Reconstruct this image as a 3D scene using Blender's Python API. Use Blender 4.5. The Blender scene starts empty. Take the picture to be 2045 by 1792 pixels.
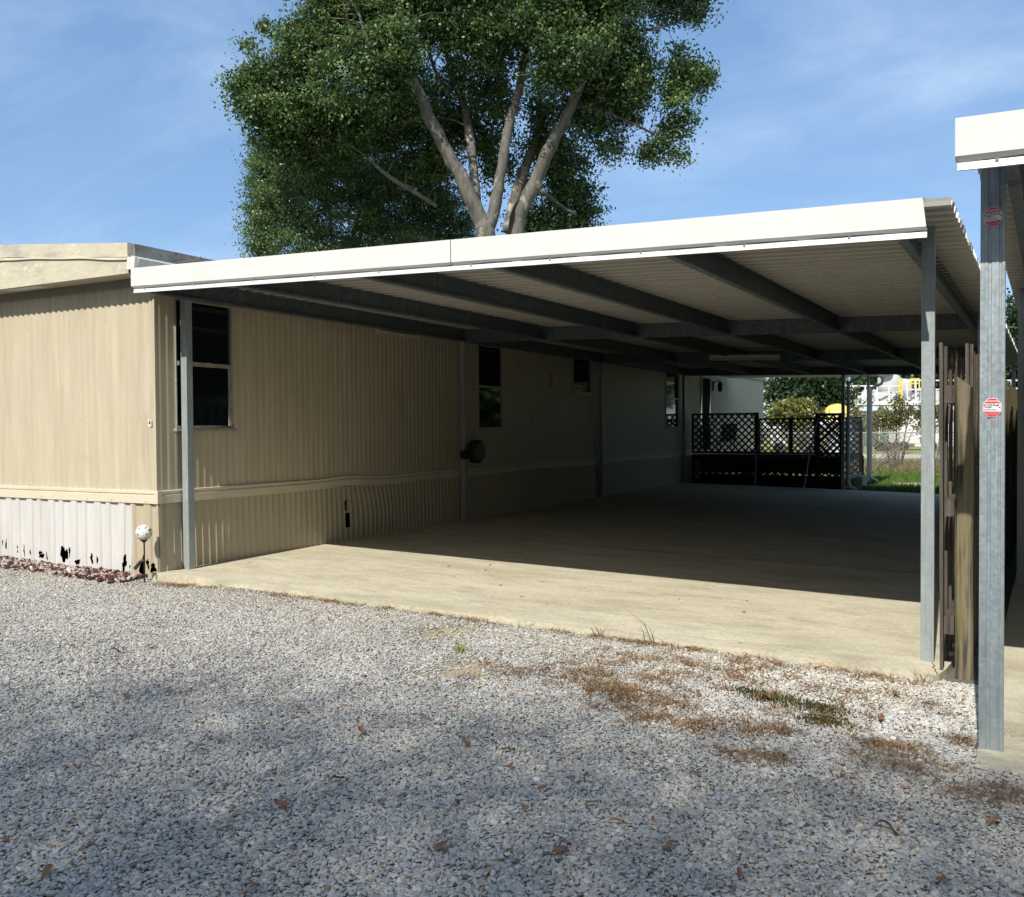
import bpy, math, random
import numpy as np
from mathutils import Vector, Matrix

random.seed(7)
rng = np.random.default_rng(11)
S = bpy.context.scene
COL = S.collection
PI = math.pi
D2R = math.radians

# ------------------------------------------------------------------ camera
F, YAW, PITCH, ROLL = 1843.34, 0.4982, -0.0212, -0.0066
def cam_axes():
    cy, sy = math.cos(YAW), math.sin(YAW)
    fwd = np.array([-sy, cy, 0.0]); right = np.array([cy, sy, 0.0]); up = np.array([0, 0, 1.0])
    cp, sp = math.cos(PITCH), math.sin(PITCH)
    f2 = fwd * cp + up * sp; u2 = up * cp - fwd * sp
    cr, sr = math.cos(ROLL), math.sin(ROLL)
    return right * cr + u2 * sr, u2 * cr - right * sr, f2
CR, CU, CF = cam_axes()
CAM = np.array([0, 0, 1.5])
cam_d = bpy.data.cameras.new('camera')
cam = bpy.data.objects.new('camera', cam_d); COL.objects.link(cam)
m = Matrix(((CR[0], CU[0], -CF[0], 0), (CR[1], CU[1], -CF[1], 0), (CR[2], CU[2], -CF[2], 1.5), (0, 0, 0, 1)))
cam.matrix_world = m
cam_d.sensor_fit = 'HORIZONTAL'; cam_d.sensor_width = 36; cam_d.lens = 36 * F / 2045.0
cam_d.clip_start = 0.05; cam_d.clip_end = 3000
S.camera = cam
def at(px, py, depth):                 # surveyed direction and distance -> point
    return CAM + depth * (CR * (px - 1022.5) / F - CU * (py - 896) / F + CF)

# ------------------------------------------------------------------ helpers
def tag(o, label=None, cat=None, group=None, kind=None):
    if label: o['label'] = label
    if cat: o['category'] = cat
    if group: o['group'] = group
    if kind: o['kind'] = kind
    return o
def thing(name, label, cat, loc=(0, 0, 0), group=None):
    o = bpy.data.objects.new(name, None); COL.objects.link(o)
    o.location = loc; o.empty_display_size = .2
    return tag(o, label, cat, group)
def worldloc(o):
    v = Vector((0, 0, 0))
    while o is not None:
        v += o.location; o = o.parent
    return v
class MB:
    def __init__(s): s.v = []; s.f = []; s.marks = [(0, None)]
    def use(s, mat): s.marks.append((len(s.f), mat)); return s
    def add(s, vs, fs):
        n = len(s.v); s.v += [tuple(map(float, p)) for p in vs]; s.f += [tuple(i + n for i in f) for f in fs]; return s
    def box(s, x0, x1, y0, y1, z0, z1):
        vs = [(x0, y0, z0), (x1, y0, z0), (x1, y1, z0), (x0, y1, z0), (x0, y0, z1), (x1, y0, z1), (x1, y1, z1), (x0, y1, z1)]
        return s.add(vs, [(0, 3, 2, 1), (4, 5, 6, 7), (0, 1, 5, 4), (1, 2, 6, 5), (2, 3, 7, 6), (3, 0, 4, 7)])
    def hexa(s, vs):                    # 8 corners, bottom 4 then top 4
        return s.add(vs, [(0, 3, 2, 1), (4, 5, 6, 7), (0, 1, 5, 4), (1, 2, 6, 5), (2, 3, 7, 6), (3, 0, 4, 7)])
    def bar(s, a, b, w, h, up=(0, 0, 1)):
        a = Vector(a); b = Vector(b); d = (b - a).normalized(); up = Vector(up)
        if abs(d.dot(up)) > .98: up = Vector((1, 0, 0))
        r = d.cross(up).normalized() * w / 2; u = r.cross(d).normalized() * h / 2
        return s.hexa([a - r - u, a + r - u, b + r - u, b - r - u, a - r + u, a + r + u, b + r + u, b - r + u])
    def tube(s, pts, radii, n=8, cap=True):
        pts = [Vector(p) for p in pts]
        if not hasattr(radii, '__len__'): radii = [radii] * len(pts)
        base = len(s.v); prev = None
        for i, p in enumerate(pts):
            d = (pts[min(i + 1, len(pts) - 1)] - pts[max(i - 1, 0)]).normalized()
            ref = prev if prev is not None else (Vector((0, 0, 1)) if abs(d.z) < .9 else Vector((1, 0, 0)))
            x = (ref - d * ref.dot(d)).normalized(); prev = x; y = d.cross(x)
            for k in range(n):
                a = 2 * PI * k / n; q = p + (x * math.cos(a) + y * math.sin(a)) * radii[i]; s.v.append(tuple(q))
        for i in range(len(pts) - 1):
            for k in range(n):
                s.f.append((base + i * n + k, base + i * n + (k + 1) % n, base + (i + 1) * n + (k + 1) % n, base + (i + 1) * n + k))
        if cap:
            s.f.append(tuple(base + k for k in reversed(range(n)))); e = base + (len(pts) - 1) * n
            s.f.append(tuple(e + k for k in range(n)))
        return s
    def lathe(s, c, prof, n=16):        # prof: list of (r, z)
        base = len(s.v)
        for r, z in prof:
            for k in range(n):
                a = 2 * PI * k / n; s.v.append((c[0] + r * math.cos(a), c[1] + r * math.sin(a), c[2] + z))
        for i in range(len(prof) - 1):
            for k in range(n):
                s.f.append((base + i * n + k, base + i * n + (k + 1) % n, base + (i + 1) * n + (k + 1) % n, base + (i + 1) * n + k))
        s.f.append(tuple(base + k for k in reversed(range(n)))); e = base + (len(prof) - 1) * n
        s.f.append(tuple(e + k for k in range(n)))
        return s
    def loft(s, A, B, closed=False):    # two polylines -> strip
        n = len(A); base = len(s.v); s.v += [tuple(map(float, p)) for p in A] + [tuple(map(float, p)) for p in B]
        for i in range(n - 1 + (1 if closed else 0)):
            j = (i + 1) % n; s.f.append((base + i, base + j, base + n + j, base + n + i))
        return s
    def grid(s, P, keep=None):          # P[i][j] points
        ni, nj = len(P), len(P[0]); base = len(s.v)
        for r in P: s.v += [tuple(map(float, p)) for p in r]
        for i in range(ni - 1):
            for j in range(nj - 1):
                if keep is None or keep(i, j):
                    s.f.append((base + i * nj + j, base + (i + 1) * nj + j, base + (i + 1) * nj + j + 1, base + i * nj + j + 1))
        return s
    def build(s, name, mat, parent=None, smooth=False, loc=None, bevel=0):
        off = worldloc(parent) if parent is not None else Vector(loc or (0, 0, 0))
        me = bpy.data.meshes.new(name)
        me.from_pydata([(v[0] - off.x, v[1] - off.y, v[2] - off.z) for v in s.v], [], s.f); me.update()
        if mat: me.materials.append(mat)
        for k, (st_, mt_) in enumerate(s.marks[1:]):
            if mt_.name not in [q.name for q in me.materials]: me.materials.append(mt_)
            mi_ = [q.name for q in me.materials].index(mt_.name); en_ = s.marks[k + 2][0] if k + 2 < len(s.marks) else len(s.f)
            for fi_ in range(st_, en_): me.polygons[fi_].material_index = mi_
        if smooth: me.shade_smooth()
        o = bpy.data.objects.new(name, me); COL.objects.link(o)
        if parent is not None: o.parent = parent
        else: o.location = off
        if bevel:
            b = o.modifiers.new('bevel', 'BEVEL'); b.width = bevel; b.segments = 2; b.limit_method = 'ANGLE'
        return o
def npmesh(name, V, Fq, mat, parent=None, loc=(0, 0, 0), colors=None):    # big meshes from numpy, all faces same arity
    off = worldloc(parent) if parent is not None else Vector(loc)
    V = np.asarray(V, np.float32) - np.array(off, np.float32); Fq = np.asarray(Fq, np.int32)
    me = bpy.data.meshes.new(name); k = Fq.shape[1]
    me.vertices.add(len(V)); me.vertices.foreach_set('co', V.ravel())
    me.loops.add(Fq.size); me.loops.foreach_set('vertex_index', Fq.ravel())
    me.polygons.add(len(Fq)); me.polygons.foreach_set('loop_start', np.arange(0, Fq.size, k, dtype=np.int32))
    me.update(calc_edges=True)
    if colors is not None:
        a = me.color_attributes.new('tone', 'FLOAT_COLOR', 'POINT'); a.data.foreach_set('color', np.asarray(colors, np.float32).ravel())
    me.materials.append(mat)
    o = bpy.data.objects.new(name, me); COL.objects.link(o)
    if parent is not None: o.parent = parent
    else: o.location = off
    return o

# ------------------------------------------------------------------ materials
def nodes_of(name):
    mt = bpy.data.materials.new(name); mt.use_nodes = True
    nt = mt.node_tree; b = nt.nodes['Principled BSDF']
    return mt, nt, b
def N(nt, t, **kw):
    n = nt.nodes.new(t)
    for k, v in kw.items():
        if k.startswith('i_'):
            key = k[2:]; n.inputs[int(key) if key.isdigit() else key].default_value = v
        else: setattr(n, k, v)
    return n
def c4(c): return (c[0], c[1], c[2], 1)
def noise_fac(nt, scale, stretch=(1, 1, 1), detail=5, lo=.35, hi=.65, src='Object', rough=.6):
    tc = N(nt, 'ShaderNodeTexCoord'); mp = N(nt, 'ShaderNodeMapping'); mp.inputs['Scale'].default_value = stretch
    nt.links.new(tc.outputs[src], mp.inputs['Vector'])
    nz = N(nt, 'ShaderNodeTexNoise'); nz.inputs['Scale'].default_value = scale; nz.inputs['Detail'].default_value = detail; nz.inputs['Roughness'].default_value = rough
    nt.links.new(mp.outputs[0], nz.inputs['Vector'])
    mr = N(nt, 'ShaderNodeMapRange'); mr.inputs['From Min'].default_value = lo; mr.inputs['From Max'].default_value = hi
    nt.links.new(nz.outputs['Fac'], mr.inputs['Value'])
    return mr.outputs[0], nz
def mix(nt, fac, a, b):
    mx = N(nt, 'ShaderNodeMix', data_type='RGBA')
    for sock, val in ((mx.inputs[0], fac), (mx.inputs[6], a), (mx.inputs[7], b)):
        if hasattr(val, 'links'): nt.links.new(val, sock)
        elif isinstance(val, (tuple, list)): sock.default_value = c4(val)
        else: sock.default_value = val
    return mx.outputs[2]
def M(name, c1, c2=None, rough=.6, metal=0, scale=6, stretch=(1, 1, 1), detail=5, lo=.3, hi=.7, layers=(), bump=0, bscale=80, bstretch=(1, 1, 1), spec=.4):
    mt, nt, b = nodes_of(name)
    col = c1
    if c2 is not None:
        f, _ = noise_fac(nt, scale, stretch, detail, lo, hi); col = mix(nt, f, c1, c2)
    for (lc, lscale, lstretch, llo, lhi) in layers:
        f, _ = noise_fac(nt, lscale, lstretch, 6, llo, lhi); col = mix(nt, f, col, lc)
    if hasattr(col, 'links'): nt.links.new(col, b.inputs['Base Color'])
    else: b.inputs['Base Color'].default_value = c4(col)
    b.inputs['Roughness'].default_value = rough; b.inputs['Metallic'].default_value = metal
    b.inputs['Specular IOR Level'].default_value = spec
    if bump:
        _, nz = noise_fac(nt, bscale, bstretch, 4)
        bp = N(nt, 'ShaderNodeBump'); bp.inputs['Strength'].default_value = bump; bp.inputs['Distance'].default_value = .01
        nt.links.new(nz.outputs['Fac'], bp.inputs['Height']); nt.links.new(bp.outputs[0], b.inputs['Normal'])
    return mt

SID = M('siding_tan', (.45, .397, .29), (.55, .487, .368), .5, scale=1.7, stretch=(6, 6, .5), lo=.3, hi=.7,
        layers=[((.40, .335, .235), 3.2, (5, 5, .35), .56, .82), ((.36, .31, .24), 1.3, (1, 1, 1), .62, .9)], bump=.06, bscale=14, bstretch=(1, 1, .3))
SKW = M('skirting_white', (.61, .60, .595), (.53, .52, .505), .45, scale=3, stretch=(3, 3, .5), layers=[((.5, .45, .36), 2.0, (2, 2, 3), .66, .9)])
SKT = M('skirting_tan', (.40, .35, .255), (.48, .42, .31), .5, scale=3, stretch=(4, 4, .4), layers=[((.31, .265, .19), 4, (3, 3, .5), .58, .85)])
TRIM = M('trim_cream', (.66, .61, .49), (.58, .52, .40), .45, scale=3, stretch=(1, 1, 4), layers=[((.42, .36, .26), 6, (1, 1, 2), .68, .9)])
BOARD = M('board_weathered', (.60, .56, .44), (.50, .46, .35), .65, scale=4, stretch=(1.5, 1.5, 5), layers=[((.36, .34, .30), 2.2, (1, 1, 2.2), .5, .72), ((.66, .62, .50), 5, (1.2, 1.2, 2), .58, .66), ((.15, .13, .11), 9, (2.2, 2.2, .8), .66, .76)], bump=.15, bscale=40)
ROOFG = M('roof_grey_weathered', (.16, .155, .145), (.30, .29, .26), .8, scale=6, layers=[((.06, .055, .05), 7, (1, 1, 1), .55, .7)], bump=.2, bscale=30)
GUT = M('gutter_white', (.60, .60, .56), (.42, .42, .38), .5, scale=5, layers=[((.2, .19, .16), 8, (1, 1, 1), .6, .8)])
FAS = M('fascia_white', (.69, .695, .685), (.63, .64, .625), .35, scale=2, layers=[((.60, .58, .53), 5, (1, 1, 2.5), .66, .95)], bump=.03, bscale=3)
ROOFW = M('roof_sheet', (.49, .475, .44), (.43, .415, .385), .45, scale=2, stretch=(.5, 3, 1), bump=0)
def galv(name, a, b, metal=.55, rough=.42):
    mt, nt, bs = nodes_of(name)
    tc = N(nt, 'ShaderNodeTexCoord')
    vo = N(nt, 'ShaderNodeTexVoronoi'); vo.inputs['Scale'].default_value = 55
    nt.links.new(tc.outputs['Object'], vo.inputs['Vector'])
    sp = N(nt, 'ShaderNodeSeparateColor'); nt.links.new(vo.outputs['Color'], sp.inputs[0])
    c = mix(nt, sp.outputs[0], a, b)
    f, _ = noise_fac(nt, 5, (3, 3, .6), 5, .55, .8); c = mix(nt, f, c, tuple(x * 1.35 for x in b))
    f, _ = noise_fac(nt, 9, (6, 6, .25), 5, .55, .8); c = mix(nt, f, c, tuple(x * .7 for x in a))
    nt.links.new(c, bs.inputs['Base Color'])
    bs.inputs['Metallic'].default_value = metal
    mr = N(nt, 'ShaderNodeMapRange'); mr.inputs['To Min'].default_value = rough - .08; mr.inputs['To Max'].default_value = rough + .12
    nt.links.new(sp.outputs[1], mr.inputs['Value']); nt.links.new(mr.outputs[0], bs.inputs['Roughness'])
    return mt
GALV = galv('galvanised_steel', (.30, .345, .355), (.345, .39, .405), .22, .45)
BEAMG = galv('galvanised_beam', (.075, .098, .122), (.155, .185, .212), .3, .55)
def make_scuffed():
    mt = galv('galvanised_scuffed', (.305, .355, .385), (.345, .395, .425), .5, .45); nt = mt.node_tree; bs = nt.nodes['Principled BSDF']
    old = bs.inputs['Base Color'].links[0].from_socket
    f, _ = noise_fac(nt, 16, (2.2, 2.2, .9), 8, .60, .70, rough=.75)
    tc = N(nt, 'ShaderNodeTexCoord'); sx = N(nt, 'ShaderNodeSeparateXYZ'); nt.links.new(tc.outputs['Object'], sx.inputs[0])
    gr = N(nt, 'ShaderNodeValToRGB'); nt.links.new(sx.outputs[2], gr.inputs[0])
    e = gr.color_ramp.elements; e[0].position = .72; e[0].color = (0, 0, 0, 1); e[1].position = .8; e[1].color = (1, 1, 1, 1)
    for pos, v in ((.95, .9), (1.0, .15)):
        x = gr.color_ramp.elements.new(pos); x.color = (v, v, v, 1)
    mu = N(nt, 'ShaderNodeMath', operation='MULTIPLY'); nt.links.new(f, mu.inputs[0]); nt.links.new(gr.outputs[0], mu.inputs[1])
    c = mix(nt, mu.outputs[0], old, (.62, .66, .66)); nt.links.new(c, bs.inputs['Base Color'])
    return mt
GALV2 = make_scuffed()
SCREW = M('screw_zinc', (.7, .7, .7), rough=.25, metal=1)
FRAME = M('window_frame_aluminium', (.46, .44, .38), (.30, .28, .24), .45, .3, scale=20)
GLASS = M('dark_glass', (.006, .008, .012), rough=.04, spec=.6)
BLACK = M('black_plastic', (.012, .013, .016), (.02, .02, .022), .4, scale=20)
DARKIN = M('dark_void', (.004, .004, .004), rough=1, spec=0)
WHITE = M('white_paint', (.74, .74, .71), (.62, .62, .58), .45, scale=3)
DOORM = M('door_screen_dark', (.012, .014, .016), (.02, .022, .024), .8, scale=3, spec=.05)
LATT = M('lattice_dark_wood', (.035, .028, .022), (.06, .05, .04), .85, scale=12)
LATG = M('lattice_grey_wood', (.18, .175, .165), (.28, .27, .25), .85, scale=12)
WOOD = M('fence_wood', (.058, .048, .040), (.12, .103, .085), .85, scale=7, stretch=(5, 5, .35), layers=[((.03, .025, .022), 9, (5, 5, .4), .5, .7), ((.175, .165, .145), 6, (6, 6, .3), .6, .85)], bump=.5, bscale=25, bstretch=(4, 4, .25))
WOODP = M('post_wood_green', (.145, .12, .078), (.22, .185, .13), .85, scale=8, stretch=(6, 6, .3), layers=[((.16, .155, .04), 4, (3, 3, .5), .48, .66), ((.05, .04, .03), 5, (5, 5, .3), .50, .64)], bump=.5, bscale=20, bstretch=(5, 5, .2))
WOODY = M('fence_wood_mossy_shaded', (.05, .042, .02), (.085, .07, .032), .85, scale=8, stretch=(5, 5, .3), layers=[((.05, .04, .03), 8, (5, 5, .4), .55, .75)], bump=.4, bscale=25, bstretch=(4, 4, .25))  # olive wood, darkened to carry the shade under the second carport
RED = M('sticker_red', (.62, .03, .06), rough=.35)
INK = M('sticker_ink', (.015, .015, .02), rough=.4)
PAPER = M('sticker_white', (.78, .78, .78), rough=.35)
PINK = M('sticker_pink', (.80, .35, .36), rough=.4)
LEAFB = M('dry_leaf', (.16, .075, .04), (.27, .14, .07), .7, scale=30)
STONE = M('flat_stone', (.33, .29, .22), (.44, .40, .32), .9, scale=8, bump=.4, bscale=30)
YEL = M('yellow_paint', (.75, .55, .05), (.65, .5, .10), .4, scale=3)
TANKW = M('tank_white', (.70, .71, .72), (.60, .61, .62), .5, scale=1.5)
TANKG = M('tank_grey', (.40, .42, .44), (.55, .56, .57), .5, scale=1.2)
ORANGE = M('orange_paint', (.75, .14, .05), rough=.5)
TWIG = M('twig_bark', (.16, .13, .10), (.24, .21, .17), .9, scale=20)

def concrete():
    mt, nt, b = nodes_of('concrete_weathered')
    f, _ = noise_fac(nt, 1.3, (.7, 1.7, 1), 8, .32, .68); c = mix(nt, f, (.455, .415, .315), (.585, .545, .435))
    f, _ = noise_fac(nt, 5, (.8, 2.0, 1), 8, .42, .7); c = mix(nt, f, c, (.60, .555, .43))
    f, _ = noise_fac(nt, 2.0, (.7, 1.9, 1), 10, .52, .74, rough=.74); c = mix(nt, f, c, (.34, .305, .23))
    f, _ = noise_fac(nt, 7, (1, 1, 1), 3, .70, .76); c = mix(nt, f, c, (.20, .18, .14))
    f, _ = noise_fac(nt, .8, (.6, 1.6, 1), 5, .52, .75); c = mix(nt, f, c, (.39, .37, .24))
    f, _ = noise_fac(nt, 1.1, (.8, 1.8, 1), 7, .60, .85); c = mix(nt, f, c, (.47, .35, .215))
    f, _ = noise_fac(nt, 60, (.5, 1, 1), 3, .35, .65); m2 = mix(nt, f, (.82, .82, .82), (1.1, 1.1, 1.1))
    mu = N(nt, 'ShaderNodeMix', data_type='RGBA', blend_type='MULTIPLY'); mu.inputs[0].default_value = 1
    nt.links.new(c, mu.inputs[6]); nt.links.new(m2, mu.inputs[7]); c = mu.outputs[2]
    nt.links.new(c, b.inputs['Base Color']); b.inputs['Roughness'].default_value = .85; b.inputs['Specular IOR Level'].default_value = .25
    _, nz = noise_fac(nt, 90, (.25, 1, 1), 5); bp = N(nt, 'ShaderNodeBump'); bp.inputs['Strength'].default_value = .25; bp.inputs['Distance'].default_value = .005
    nt.links.new(nz.outputs['Fac'], bp.inputs['Height']); nt.links.new(bp.outputs[0], b.inputs['Normal'])
    return mt
CONC = concrete()
def attr_mat(name, attr, atype, rough=.8, trans=0, gain=1.0, spec=.3, noise=None):
    mt, nt, b = nodes_of(name)
    a = N(nt, 'ShaderNodeAttribute', attribute_name=attr, attribute_type=atype)
    col = a.outputs['Color']
    if noise:
        f, _ = noise_fac(nt, noise[0], (1, 1, 1), 4, .3, .7); m2 = mix(nt, f, (noise[1],) * 3, (noise[2],) * 3)
        mu = N(nt, 'ShaderNodeMix', data_type='RGBA', blend_type='MULTIPLY'); mu.inputs[0].default_value = 1
        nt.links.new(col, mu.inputs[6]); nt.links.new(m2, mu.inputs[7]); col = mu.outputs[2]
    nt.links.new(col, b.inputs['Base Color']); b.inputs['Roughness'].default_value = rough; b.inputs['Specular IOR Level'].default_value = spec
    if trans:
        tr = N(nt, 'ShaderNodeBsdfTranslucent'); nt.links.new(col, tr.inputs[0])
        ms = N(nt, 'ShaderNodeMixShader'); ms.inputs[0].default_value = trans
        nt.links.new(b.outputs[0], ms.inputs[1]); nt.links.new(tr.outputs[0], ms.inputs[2])
        nt.links.new(ms.outputs[0], nt.nodes['Material Output'].inputs[0])
    return mt
LEAF = attr_mat('leaf_green', 'tone', 'GEOMETRY', .42, .32, spec=.5)
GRASS = attr_mat('grass_blade', 'tone', 'GEOMETRY', .7, .2)
PEB = attr_mat('pebble_stone', 'tone', 'INSTANCER', .8, 0, noise=(70, .75, 1.2))
BARK = M('oak_bark', (.10, .093, .082), (.185, .176, .156), .9, scale=2.2, stretch=(1, 1, .5), layers=[((.085, .07, .058), 4.5, (1.6, 1.6, .45), .5, .66), ((.40, .385, .33), 2.2, (1, 1, .8), .55, .66)], bump=1.0, bscale=9, bstretch=(1, 1, .35))

# ------------------------------------------------------------------ light and sky
LD = Vector((-.05, 1.0, -.9685)).normalized()      # direction the sunlight travels
ELEV = math.asin(-LD.z); AZ = math.atan2(-LD.x, -LD.y)   # compass bearing of the sun from +Y towards +X
sun_d = bpy.data.lights.new('sun', 'SUN'); sun_d.energy = 4.2; sun_d.angle = D2R(.53); sun_d.color = (1, .945, .84)
sun = bpy.data.objects.new('sun', sun_d); COL.objects.link(sun); sun.rotation_mode = 'QUATERNION'
sun.rotation_quaternion = LD.to_track_quat('-Z', 'Y'); sun.location = (0, -20, 25)
W = bpy.data.worlds.new('World'); S.world = W; W.use_nodes = True
wt = W.node_tree; bg = wt.nodes['Background']
sky = wt.nodes.new('ShaderNodeTexSky'); sky.sky_type = 'NISHITA'; sky.sun_disc = False
sky.sun_elevation = ELEV; sky.sun_rotation = AZ; sky.air_density = .9; sky.dust_density = .1; sky.ozone_density = 2.2
f, nz = noise_fac(wt, 1.5, (1.0, 1.6, 3.6), 9, .44, .80, src='Generated', rough=.62)
nz.inputs['Distortion'].default_value = .8
f2, _ = noise_fac(wt, 5, (1.2, 1, 2), 6, .25, .75, src='Generated')
mm = N(wt, 'ShaderNodeMath', operation='MULTIPLY'); wt.links.new(f, mm.inputs[0]); wt.links.new(f2, mm.inputs[1])
m3 = N(wt, 'ShaderNodeMath', operation='MULTIPLY'); m3.inputs[1].default_value = .58; wt.links.new(mm.outputs[0], m3.inputs[0])
sk2 = mix(wt, .6, sky.outputs[0], (1.16, 2.20, 3.80))
# milky haze added around the sun, out of view, to whiten the fill light
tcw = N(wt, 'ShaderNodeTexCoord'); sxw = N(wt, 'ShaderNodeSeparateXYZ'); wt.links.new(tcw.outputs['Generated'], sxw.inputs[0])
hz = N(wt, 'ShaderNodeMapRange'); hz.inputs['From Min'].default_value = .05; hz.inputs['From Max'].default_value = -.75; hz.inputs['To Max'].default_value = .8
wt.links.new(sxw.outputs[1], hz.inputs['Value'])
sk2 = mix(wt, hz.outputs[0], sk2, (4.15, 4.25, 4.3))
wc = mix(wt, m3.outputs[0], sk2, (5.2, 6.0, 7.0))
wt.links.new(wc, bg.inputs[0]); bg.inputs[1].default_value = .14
S.view_settings.view_transform = 'Standard'; S.view_settings.look = 'None'; S.view_settings.gamma = 1
S.view_settings.use_curve_mapping = False; S.view_settings.exposure = 0.42

# ------------------------------------------------------------------ ground
TILT = -.0218
def zslab(x): return TILT * (x + 7.84)
def zgrav(x, y):
    b = -.115 + TILT * (x + 7.84) - .02 * min(1, max(0, (x + 8) / 8))
    return b if y < 7.2 else b
def vnoise(x, y, s, seed):             # cheap smooth value noise (vectorised)
    r = np.random.default_rng(seed).random((64, 64))
    u, v = np.asarray(x) / s + 31.7, np.asarray(y) / s + 17.3
    i, j = np.floor(u).astype(int), np.floor(v).astype(int); a, b = u - i, v - j
    a = a * a * (3 - 2 * a); b = b * b * (3 - 2 * b)
    g = lambda p, q: r[p % 64, q % 64]
    return (g(i, j) * (1 - a) + g(i + 1, j) * a) * (1 - b) + (g(i, j + 1) * (1 - a) + g(i + 1, j + 1) * a) * b
def gground():
    mt, nt, b = nodes_of('ground_soil')
    f, _ = noise_fac(nt, .35, (1, 1, 1), 6, .35, .65); c = mix(nt, f, (.11, .13, .04), (.19, .17, .075))
    f, _ = noise_fac(nt, 3, (1, 1, 1), 8, .45, .7); c = mix(nt, f, c, (.09, .11, .035))
    nt.links.new(c, b.inputs['Base Color']); b.inputs['Roughness'].default_value = .95
    return mt
GSOIL = gground()
tag(MB().add([(-900, -300, -.34), (900, -300, -.34), (900, 1500, -.34), (-900, 1500, -.34)], [(0, 1, 2, 3)]).build('ground', GSOIL), kind='structure')

# gravel bed: sheet of fine grit with a painted-in soil mix, pebbles lying on it
def dirt_at(x, y):
    spots = [(-7.35, 6.62, .55, .16, 1.0), (-4.0, 6.1, .24, .6, .95), (-3.3, 5.3, .30, .35, 1.0), (-1.9, 5.3, .55, .18, .5), (-2.6, 5.7, .4, .2, .45), (-1.2, 6.3, 1.0, .25, .35), (-5.3, 4.2, .5, .3, .35)]
    d = np.zeros(np.shape(x))
    for cx, cy, rx, ry, w in spots: d = np.maximum(d, w * np.exp(-((x - cx) / rx) ** 2 - ((y - cy) / ry) ** 2))
    return np.clip(d * (.55 + .9 * vnoise(x, y, .12, 3)), 0, 1)
gx = np.concatenate([np.linspace(-60, -12, 12, endpoint=False), np.arange(-12, 3, .1), np.linspace(3, 60, 12)])
gy = np.concatenate([np.linspace(-60, 0, 10, endpoint=False), np.arange(0, 7.01, .1), [7.6, 8.4]])
GX, GY = np.meshgrid(gx, gy, indexing='ij')
def gz_at(x, y): return np.clip(TILT * (x + 7.84) - .048 - .040 * np.clip((-6.6 - x) / 1.2, 0, 1), -.29, .02) + (vnoise(x, y, .5, 5) - .5) * .02
GZ = gz_at(GX, GY)
ni, nj = GX.shape; idx = np.arange(ni * nj).reshape(ni, nj)
fq = np.stack([idx[:-1, :-1], idx[1:, :-1], idx[1:, 1:], idx[:-1, 1:]], -1).reshape(-1, 4)
dd = dirt_at(GX, GY).ravel()[:, None]
sand = np.where((GX.ravel() < -6)[:, None], np.array([[.46, .27, .14]]), np.array([[.42, .36, .25]]))
gc = np.array([[.15, .145, .14]]) * (1 - dd) + sand * dd
gc = np.concatenate([gc, np.ones((len(gc), 1))], 1)
GRIT = attr_mat('gravel_grit', 'tone', 'GEOMETRY', .95, noise=(160, .35, 1.5))
tag(npmesh('gravel_bed', np.stack([GX.ravel(), GY.ravel(), GZ.ravel()], 1), fq, GRIT, colors=gc), kind='structure')

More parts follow.
